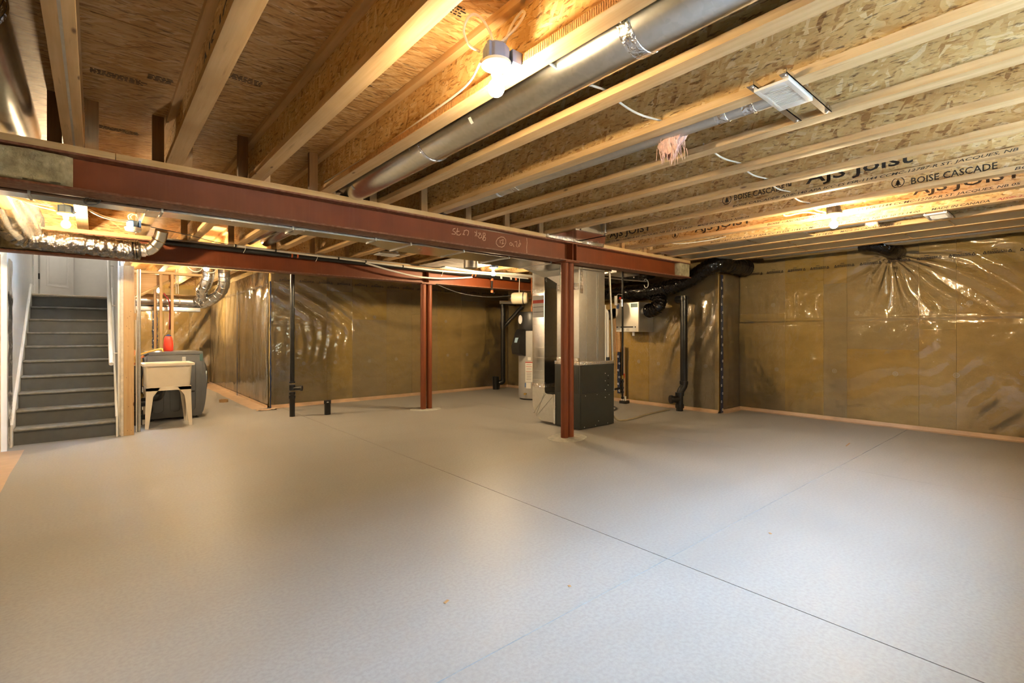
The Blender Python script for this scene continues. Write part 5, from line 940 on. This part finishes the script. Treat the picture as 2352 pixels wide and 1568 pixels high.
b.build('coil', 'cable_dark', t_)
# ================================================================ STAIRCASE
ST = thing('staircase', (-0.23, 7.62, 0), 'grey painted wooden staircase rising between white walls', 'staircase')
RISE, RUN, N0 = 0.179, 0.23, 7.60
sx0, sx1 = SX0 + 0.022, SX1 - 0.020
for k in range(1, 11):
    yn = N0 + RUN * (k - 1)
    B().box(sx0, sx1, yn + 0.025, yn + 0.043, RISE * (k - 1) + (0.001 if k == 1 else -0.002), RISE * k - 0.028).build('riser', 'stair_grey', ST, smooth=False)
    if k < 10:
        t0 = RISE * k
        pr = [(yn + RUN + 0.03, t0 - 0.03), (yn + RUN + 0.03, t0), (yn + 0.012, t0), (yn + 0.004, t0 - 0.004), (yn, t0 - 0.013), (yn + 0.004, t0 - 0.024), (yn + 0.012, t0 - 0.028)]
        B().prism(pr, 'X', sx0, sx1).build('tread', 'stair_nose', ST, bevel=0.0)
yl = N0 + RUN * 9
def carp(u, v):
    a = v * math.pi; return (sx0 + u * (sx1 - sx0), yl + 0.035 - 0.045 * math.sin(a), LZ + 0.012 - 0.032 * (1 - math.cos(a)) + 0.0)
b = B().grid(lambda u, v: (sx0 + u * (sx1 - sx0), yl + 0.03 - 0.05 * math.sin(v * math.pi), LZ + 0.022 * math.cos(v * math.pi) - 0.01), 8, 12); b.build('carpet_nosing', 'carpet', ST)
o = struct(B().box(SX0, SX1, yl + 0.048, SY1, LZ - 0.2, LZ + 0.011).build('floor_landing', 'carpet', smooth=False))
def skirt(x0, x1, label, h):
    pts = [(7.50, 0.0), (7.64, 0.0), (yl, 1.611), (yl + 0.3, LZ), (yl + 0.3, LZ + h * 0.75), (yl - 0.02, LZ + h * 0.75), (7.50, h + 0.05)]
    t_ = thing('stair_skirt_board', ((x0 + x1) / 2, 7.6, 0), label, 'trim board', 'stair skirt boards')
    B().prism(pts, 'X', x0, x1).build('board', 'trim_white', t_, bevel=0.003)
    xm = x1 if x0 < 0 else x0; s_ = 0.006 if x0 < 0 else -0.006
    B().tube([(xm, 7.515, h + 0.04), (xm, yl - 0.02, LZ + h * 0.75 - 0.012)], 0.008, 8).build('moulding', 'trim_white', t_)
skirt(SX0 + 0.001, SX0 + 0.020, 'white skirt board along the stairs on the film-covered left side', 0.20); skirt(SX1 - 0.018, SX1 - 0.001, 'white skirt board along the stairs under the handrail', 0.20)
HR = thing('handrail', (0.15, 8.5, 0.9), 'white round handrail on brackets beside the stairs', 'handrail')
B().tube([(0.148, 7.50, 0.87), (0.148, 9.75, 0.87 + 2.25 * 0.778)], 0.024, 16).build('rail', 'trim_white', HR)
for y in (7.75, 8.55, 9.35):
    z = 0.87 + (y - 7.5) * 0.778; B().tube(smooth_path([(0.148, y, z - 0.02), (0.155, y, z - 0.07), (SX1, y, z - 0.075)], 4), 0.007, 8).build('bracket', 'white_paint', HR)
DR = struct(link(bpy.data.objects.new('door_1', None))); DR.location = (-0.66, 10.72, LZ + 0.012); WLOC[DR.name] = Vector(DR.location)
DM = Matrix.Translation((-0.66, 10.72, LZ + 0.012)) @ Matrix.Rotation(math.radians(60), 4, 'Z')
dl_ = B(DM).box(0, 0.76, 0, 0.035, 0.01, 2.02).build('door_leaf', 'door_white', DR, bevel=0.002)
for z0, z1 in ((0.20, 0.85), (1.02, 1.85)):
    for a, c in ((0.13, 0.63), ):
        B(DM).box(a, c, -0.004, 0.002, z0, z0 + 0.03).box(a, c, -0.004, 0.002, z1 - 0.03, z1).box(a, a + 0.03, -0.004, 0.002, z0 + 0.03, z1 - 0.03).box(c - 0.03, c, -0.004, 0.002, z0 + 0.03, z1 - 0.03).build('panel_moulding', 'door_white', dl_, bevel=0.002)
        B(DM).box(a + 0.06, c - 0.06, -0.003, 0.002, z0 + 0.06, z1 - 0.06).build('raised_panel', 'door_white', dl_, bevel=0.003)
for z in (0.35, 1.7): B().tube([(-0.672, 10.705, LZ + z - 0.045), (-0.672, 10.705, LZ + z + 0.045)], 0.012, 8).build('hinge', 'plastic_black', DR)
o = struct(B().box(SX0, SX0 + 0.02, 10.0, 10.70, LZ, 3.9).build('trim_7', 'trim_white', smooth=False)); 
# white film on the stud end left of the stairs, stud edge
b = B().grid(lambda u, v: (SX0 + 0.012 + 0.008 * noise.noise((u * 4, v * 12, 1)), 7.30 + 0.34 * u, 0.02 + 2.0 * v), 14, 70); o = b.build('plastic_sheet', 'film_white', angle=80); tag(o, 'wrinkled white plastic over the wall end left of the stairs', 'plastic sheet')
o = B().box(XL - 0.06, XL + 0.036, 7.27, 7.31, 0, 2.05).build('wall_stud', 'post_z', bevel=0.002); tag(o, 'wood stud edge at the end of the left wall', 'stud', 'studs')
# ================================================================ POST AND LAUNDRY
pt = thing('wood_post', (0.31, 7.545, 0), 'pale wood post at the stair wall end below the pipe-carrying beam', 'post')
B().box(0.262, 0.362, 7.50, 7.54, 0, 2.05).build('stud', 'post_z', pt, bevel=0.002); B().box(0.262, 0.362, 7.541, 7.59, 0, 2.05).build('stud', 'post_z', pt, bevel=0.002); B().box(0.236, 0.261, 7.50, 7.59, 0, 2.05).build('drywall_return', 'drywall_edge', pt, smooth=False)
for x, z in ((0.30, 1.42), (0.32, 1.44), (0.29, 1.32), (0.315, 1.29), (0.305, 1.08), (0.29, 0.70), (0.33, 1.5), (0.30, 0.06), (0.335, 0.06), (0.31, 0.35)): B().lathe([(0.004, 0), (0.003, 0.002), (0.0005, 0.002)], (x, 7.50, z), axis=(Vector((0, -1, 0)), Vector((1, 0, 0)), Vector((0, 0, 1))), n=8).build('nail_head', 'seam_dark', pt)
B().box(0.362, 0.385, 7.52, 7.56, 1.40, 1.48).build('cleat', 'pine_z', pt)
struct(B().box(SX1 + 0.027, SX1 + 0.05, 7.60, 9.9, 0, 2.3).build('wall_stair_studs', 'white_paint', smooth=False))
o = B().tube([(0.42, 7.72, 0.0), (0.42, 7.72, 2.04)], 0.02, 14).build('conduit', 'steel_grey'); tag(o, 'shiny metal conduit standing beside the pale wood post', 'conduit')
o = B().tube(smooth_path([(0.395, 7.70, 0.0), (0.392, 7.70, 1.3), (0.385, 7.68, 1.45), (0.372, 7.60, 1.62), (0.368, 7.58, 1.7)], 5), 0.008, 8).build('water_line', 'white_pvc'); tag(o, 'thin white water line rising beside the pale wood post', 'pipe')
SK_ = thing('laundry_sink', (0.74, 8.07, 0), 'cream plastic laundry tub on tapered legs beside the stair post', 'laundry sink')
X0, X1, Y0, Y1 = 0.46, 1.03, 7.80, 8.38; ZR = 0.84
def ringpts(x0, x1, y0, y1, z, r=0.05, n_=5):
    out = []
    for cx, cy, a0 in ((x1 - r, y1 - r, 0), (x0 + r, y1 - r, 90), (x0 + r, y0 + r, 180), (x1 - r, y0 + r, 270)):
        for i in range(n_): a = math.radians(a0 + 90 * i / (n_ - 1)); out.append((cx + r * math.cos(a), cy + r * math.sin(a), z))
    return out
b = B(); rings = [ringpts(X0 + 0.10, X1 - 0.10, Y0 + 0.10, Y1 - 0.12, 0.535, 0.05), ringpts(X0 + 0.055, X1 - 0.055, Y0 + 0.055, Y1 - 0.10, 0.51, 0.05), ringpts(X0 + 0.045, X1 - 0.045, Y0 + 0.045, Y1 - 0.09, 0.55, 0.05), ringpts(X0 + 0.03, X1 - 0.03, Y0 + 0.03, Y1 - 0.08, ZR - 0.035, 0.04), ringpts(X0, X1, Y0, Y1, ZR - 0.03, 0.02), ringpts(X0, X1, Y0, Y1, ZR, 0.02),
    ringpts(X0 + 0.045, X1 - 0.045, Y0 + 0.045, Y1 - 0.10, ZR - 0.004, 0.04), ringpts(X0 + 0.07, X1 - 0.07, Y0 + 0.07, Y1 - 0.12, 0.56, 0.05)]
m = len(rings[0]); b.add([p for r_ in rings for p in r_], [(i * m + j, i * m + (j + 1) % m, (i + 1) * m + (j + 1) % m, (i + 1) * m + j) for i in range(len(rings) - 1) for j in range(m)] + [tuple(range(m - 1, -1, -1)), tuple((len(rings) - 1) * m + j for j in range(m))])
b.build('tub', 'tub_white', SK_, angle=40)
B().box(X0 + 0.04, X1 - 0.04, Y0 + 0.04, Y0 + 0.06, 0.485, 0.535).box(X0 + 0.04, X1 - 0.04, Y1 - 0.10, Y1 - 0.08, 0.485, 0.535).box(X0 + 0.04, X0 + 0.06, Y0 + 0.06, Y1 - 0.10, 0.485, 0.535).box(X1 - 0.06, X1 - 0.04, Y0 + 0.06, Y1 - 0.10, 0.485, 0.535).build('apron', 'tub_white', SK_)
for sx, sy in ((0, 0), (1, 0), (0, 1), (1, 1)):
    xo = X1 - 0.04 if sx else X0 + 0.04; yo = Y1 - 0.08 if sy else Y0 + 0.04; dx = -1 if sx else 1; dy = -1 if sy else 1
    def q(a, b_, z, fx=0.0): return (xo + dx * a, yo + dy * b_, z)
    top = [(0, 0), (0.15, 0), (0.15, 0.022), (0.022, 0.022), (0.022, 0.11), (0, 0.11)]; mid = [(0.0, 0.0), (0.075, 0), (0.075, 0.02), (0.02, 0.02), (0.02, 0.065), (0, 0.065)]; foot = [(-0.012, -0.012), (0.026, -0.012), (0.026, 0.008), (0.006, 0.008), (0.006, 0.024), (-0.012, 0.024)]
    b = B(); m = 6; b.add([q(x, y, 0.525) for x, y in top] + [q(x, y, 0.41) for x, y in mid] + [q(x, y, 0.0) for x, y in foot], [(i * m + j, i * m + (j + 1) % m, (i + 1) * m + (j + 1) % m, (i + 1) * m + j) for i in range(2) for j in range(m)] + [tuple(range(m)), tuple(range(2 * m, 3 * m))])
    b.build('leg', 'tub_white', SK_, smooth=False)
fc = thing('faucet', (0.50, 8.42, 0.86), 'brass swing spout faucet above the laundry tub', 'faucet')
B().tube(smooth_path([(0.42, 8.30, 0.93), (0.52, 8.24, 0.975), (0.66, 8.17, 1.02), (0.695, 8.15, 1.02), (0.71, 8.14, 0.985)], 5), 0.011, 10).build('spout', 'brass', fc); B().box(0.40, 0.47, 8.27, 8.33, 0.84, 0.94).build('valve_body', 'brass', fc, bevel=0.006)
for i, (x, y, z) in enumerate(((0.45, 8.22, 0.90), (0.50, 8.30, 0.92))): B().tube([(x, y, z), (x + 0.05, y - 0.03, z + 0.03)], 0.014, 8).build('tap_handle', 'plastic_black' if i else 'copper', fc)
vb = thing('washer_valve_box', (0.44, 8.55, 0.7), 'copper valves and braided hoses beside the washing machine', 'valves')
for i in range(3): B().tube(smooth_path([(0.43, 8.60 + 0.05 * i, 0.95), (0.47, 8.57 + 0.05 * i, 0.93), (0.52, 8.56 + 0.04 * i, 0.86), (0.5, 8.6, 0.6)], 5), 0.009, 8).build('hose', 'copper' if i == 1 else 'cable_dark', vb)
B().box(0.40, 0.45, 8.55, 8.75, 0.80, 1.0).build('manifold', 'copper', vb, bevel=0.006)
dp = thing('drain_trap', (0.47, 8.2, 0), 'black drain piping behind the laundry tub', 'drain pipe')
B().tube([(0.44, 8.28, 0.0), (0.44, 8.28, 0.80)], 0.045, 16).build('stack', 'black_abs', dp); B().tube(smooth_path([(0.44, 8.28, 0.34), (0.54, 8.22, 0.34), (0.66, 8.12, 0.36), (0.72, 8.08, 0.50)], 5), 0.028, 12).build('arm', 'black_abs', dp); B().tube(smooth_path([(0.44, 8.2, 0.12), (0.52, 8.1, 0.13), (0.56, 8.06, 0.22), (0.53, 8.04, 0.30), (0.46, 8.10, 0.30)], 5), 0.034, 14).build('trap', 'black_abs', dp); B().lathe([(0.055, 0.36), (0.055, 0.44)], (0.44, 8.28, 0), n=16).build('coupling', 'black_abs', dp); B().lathe([(0.06, 0.1), (0.06, 0.2)], (0.44, 8.28, 0), n=16).build('coupling', 'black_abs', dp)
B().tube([(0.44, 8.24, 0.40), (0.47, 8.19, 0.40)], 0.035, 12).build('cleanout_plug', 'brass', dp)
# washing machine: side faces the room, door faces +X
wm = thing('washing_machine', (0.88, 8.78, 0), 'dark grey front-load washing machine seen from its side', 'washing machine')
WX0, WX1, WY0, WY1, WH = 0.55, 1.20, 8.44, 9.12, 0.975
B().box(WX0, WX1, WY0, WY1, 0.035, WH - 0.045).build('body', 'appliance_grey', wm, bevel=0.012)
B().box(WX0 - 0.003, WX1 + 0.01, WY0 - 0.003, WY1 + 0.003, WH - 0.045, WH).build('top_cover', 'appliance_grey', wm, bevel=0.010)
def wfront(u, v):
    z = 0.06 + v * (WH - 0.12); return (WX1 + 0.0 + 0.06 * math.sin(math.pi * min(1, max(0, v)) ) ** 0.6, WY0 + 0.012 + u * (WY1 - WY0 - 0.024), z)
B().grid(wfront, 4, 18).build('front_panel', 'appliance_dark', wm)
fp = [(WX1, 0.06)] + [(wfront(0, i / 18)[0], wfront(0, i / 18)[2]) for i in range(19)] + [(WX1, WH - 0.06)]
B().prism(fp, 'Y', WY0 + 0.010, WY0 + 0.014).build('front_edge', 'appliance_grey', wm)
B().box(WX1 - 0.03, WX1 + 0.012, WY0 - 0.002, WY0 + 0.03, WH - 0.14, WH - 0.03).build('control_end', 'appliance_teal', wm, bevel=0.004)
B().lathe([(0.24, 0), (0.25, 0.02), (0.21, 0.045), (0.12, 0.06), (0.01, 0.062)], (WX1 + 0.045, (WY0 + WY1) / 2, 0.56), axis=(Vector((1, 0, 0)), Vector((0, 1, 0)), Vector((0, 0, 1))), n=32).build('door', 'appliance_dark', wm)
B().box(WX1 + 0.055, WX1 + 0.075, WY0 + 0.08, WY0 + 0.11, 0.50, 0.68).build('door_handle', 'galvanized', wm, bevel=0.004)
def slotframe(x0, x1, z0, z1, nm='pressed_panel'):
    r = 0.045; pts = []
    for cx, cz, a0 in ((x1 - r, z1 - r, 0), (x0 + r, z1 - r, 90), (x0 + r, z0 + r, 180), (x1 - r, z0 + r, 270)):
        for i in range(5): a = math.radians(a0 + 22.5 * i); pts.append(Vector((cx + r * math.cos(a), WY0 - 0.001, cz + r * math.sin(a))))
    B().tube(pts, 0.0045, 6, closed=True).build(nm, 'appliance_grey', wm)
for a, c in ((0.615, 0.74), (0.815, 0.935), (1.0, 1.12)): slotframe(a, c, 0.12, 0.84)
for a in (0.635, 1.01): B().box(a, a + 0.10, WY0 - 0.004, WY0 + 0.004, 0.38, 0.405).build('carry_slot', 'plastic_black', wm, bevel=0.004)
B().box(0.955, 1.0, WY0 - 0.002, WY0 + 0.002, 0.80, 0.90).build('bracket_plate', 'steel_grey', wm, bevel=0.001)
for x in (WX0 + 0.06, WX1 - 0.06):
    for y in (WY0 + 0.06, WY1 - 0.06): B().lathe([(0.025, 0), (0.025, 0.012), (0.012, 0.012), (0.012, 0.04)], (x, y, 0), n=12).build('levelling_foot', 'plastic_black', wm)
rb = thing('detergent_bottle', (0.83, 8.85, WH), 'red detergent bottle with blue cap on the washing machine', 'bottle')
B().lathe([(0.055, 0), (0.062, 0.01), (0.064, 0.08), (0.058, 0.13), (0.052, 0.19), (0.040, 0.215), (0.03, 0.222)], (0.83, 8.85, WH), n=24).build('bottle', 'red_plastic', rb); B().lathe([(0.034, 0.215), (0.034, 0.235), (0.014, 0.24), (0.014, 0.25), (0.001, 0.25)], (0.83, 8.85, WH), n=20).build('cap', 'blue_cap', rb)
for i, (x, y) in enumerate(((0.815, 9.75), (0.965, 9.75), (0.755, 9.92))):
    o = B().box(x - 0.019, x + 0.019, y - 0.045, y + 0.045, 0, 2.2).build('wall_stud', 'pine_z', bevel=0.002); tag(o, ['wood stud behind the washing machine in front of the red hose', 'wood stud behind the washing machine beside the blue tape', 'shorter-looking wood stud set back behind the washing machine'][i], 'stud', 'studs')
o = B().box(0.40, 1.45, 9.70, 9.80, 2.2, 2.24).build('top_plate', 'pine_x', bevel=0.002); tag(o, 'wood top plate over the laundry studs', 'wood plate')
o = B().prism([(0.40, 1.78), (0.98, 2.16), (1.0, 2.2), (0.40, 2.2)], 'Y', 9.84, 9.87).build('stair_stringer', 'plywood', bevel=0.002); tag(o, 'slanting pale board behind the laundry studs', 'board')
o = B().tube([(0.42, 9.82, 1.76), (1.0, 9.82, 2.15)], 0.02, 4).build('wood_cleat', 'pine_x'); tag(o, 'narrow slanting wood strip along the board behind the laundry studs', 'board')
o = B().tube(smooth_path([(0.86, 9.83, 1.9), (0.935, 9.80, 1.75), (0.940, 9.80, 1.5), (0.935, 9.80, 1.3)], 5), 0.012, 8).build('water_line', 'ink_red'); tag(o, 'dark red water line behind the laundry studs', 'pipe')
t_ = thing('laundry_duct', (1.0, 10.3, 1.62), 'horizontal round metal duct behind the laundry studs', 'duct', 'laundry ducts')
B().tube([(0.40, 10.30, 1.80), (1.40, 10.30, 1.80)], 0.115, 24).build('pipe', 'galvanized', t_)
for x in (0.55, 0.80, 1.12): B().tube([(x - 0.01, 10.3, 1.80), (x + 0.01, 10.3, 1.80)], 0.12, 24, caps=False).build('joint_ring', 'foil_tape', t_)
B().box(0.40, 1.42, 10.15, 10.45, 1.62, 1.69).build('pan', 'galvanized', t_, bevel=0.003); B().tube([(0.40, 10.28, 1.78), (0.50, 10.28, 1.78)], 0.125, 16).build('foil_wrap', 'foil_tape', t_)
def elbowduct(pts, r, label, n_=4):
    t_ = thing('laundry_duct', pts[0], label, 'duct', 'laundry ducts'); P = smooth_path(pts, 4)
    B().tube(P, r, 22).build('pipe', 'galvanized', t_)
    for i in range(2, len(P) - 1, 2):
        d = (P[i + 1] - P[i - 1]).normalized(); B().tube([P[i] - d * 0.006, P[i], P[i] + d * 0.006], [r, r + 0.006, r], 22, caps=False).build('elbow_seam', 'galvanized', t_)
elbowduct([(1.38, 10.25, 1.80), (1.44, 10.1, 1.86), (1.40, 9.85, 1.98), (1.42, 9.65, 2.06), (1.46, 9.6, 2.2), (1.46, 9.6, 2.33)], 0.09, 'segmented metal elbow duct rising left of its twin in the laundry')
elbowduct([(1.42, 10.25, 1.76), (1.52, 10.05, 1.80), (1.64, 9.80, 1.92), (1.68, 9.6, 2.06), (1.68, 9.55, 2.2), (1.68, 9.55, 2.33)], 0.09, 'segmented metal elbow duct rising next to the alcove film wall')
for i, x in enumerate((1.28, 1.08)): o = B().tube(smooth_path([(x, 9.1, 2.30), (x + 0.1, 9.15, 2.22), (x + 0.2, 9.2, 2.24), (x + 0.25, 9.25, 2.33)], 5), 0.007, 8).build('cable', 'cable_white'); tag(o, 'white cable hanging above the laundry ducts', 'cable', 'laundry cables')
for i in range(2): o = B().tube([(1.06 + 0.03 * i, 10.1, 1.92), (1.04 + 0.03 * i, 10.0, 2.33)], 0.008, 8).build('cable', 'cable_white'); tag(o, 'white cable dropping onto the horizontal laundry duct', 'cable', 'laundry drop cables')
for i, y in enumerate((7.7, 8.4)): o = B().box(0.36, 2.18, y, y + 0.04, 2.20, 2.335).build('wood_blocking', 'pine_x', bevel=0.002); tag(o, ['wood blocking right behind the pipe-carrying beam', 'wood blocking over the washing machine'][i], 'wood blocking')
tr = thing('tape_roll', (1.77, 10.1, 0), 'brown cardboard tape roll lying on the alcove floor', 'tape roll')
B().lathe([(0.052, 0), (0.072, 0), (0.072, 0.048), (0.052, 0.048), (0.052, 0)], (1.77, 10.1, 0), n=28, caps=False).build('roll', 'card_brown', tr)
db = thing('film_scrap', (2.1, 8.6, 0), 'crumpled scrap of film and tape at the alcove corner', 'debris')
B().grid(lambda u, v: (1.96 + 0.30 * u, 8.52 + 0.10 * v, 0.004 + 0.035 * abs(noise.noise((u * 5, v * 4, 3)))), 14, 6).build('scrap', 'strip_tan', db, angle=80)
for i, (x, y, l_, a) in enumerate(((1.22, 1.89, 0.03, 0.4), (3.15, 1.25, 0.02, 0.9), (6.35, 1.7, 0.2, 0.1), (1.75, 1.62, 0.015, 1.3))):
    o = B(Matrix.Translation((x, y, 0)) @ Matrix.Rotation(a, 4, 'Z')).box(-l_ / 2, l_ / 2, -0.006, 0.006, 0, 0.003).build('floor_chip', 'card_brown'); tag(o, 'tiny brown chip lying on the concrete floor', 'debris', 'floor chips')
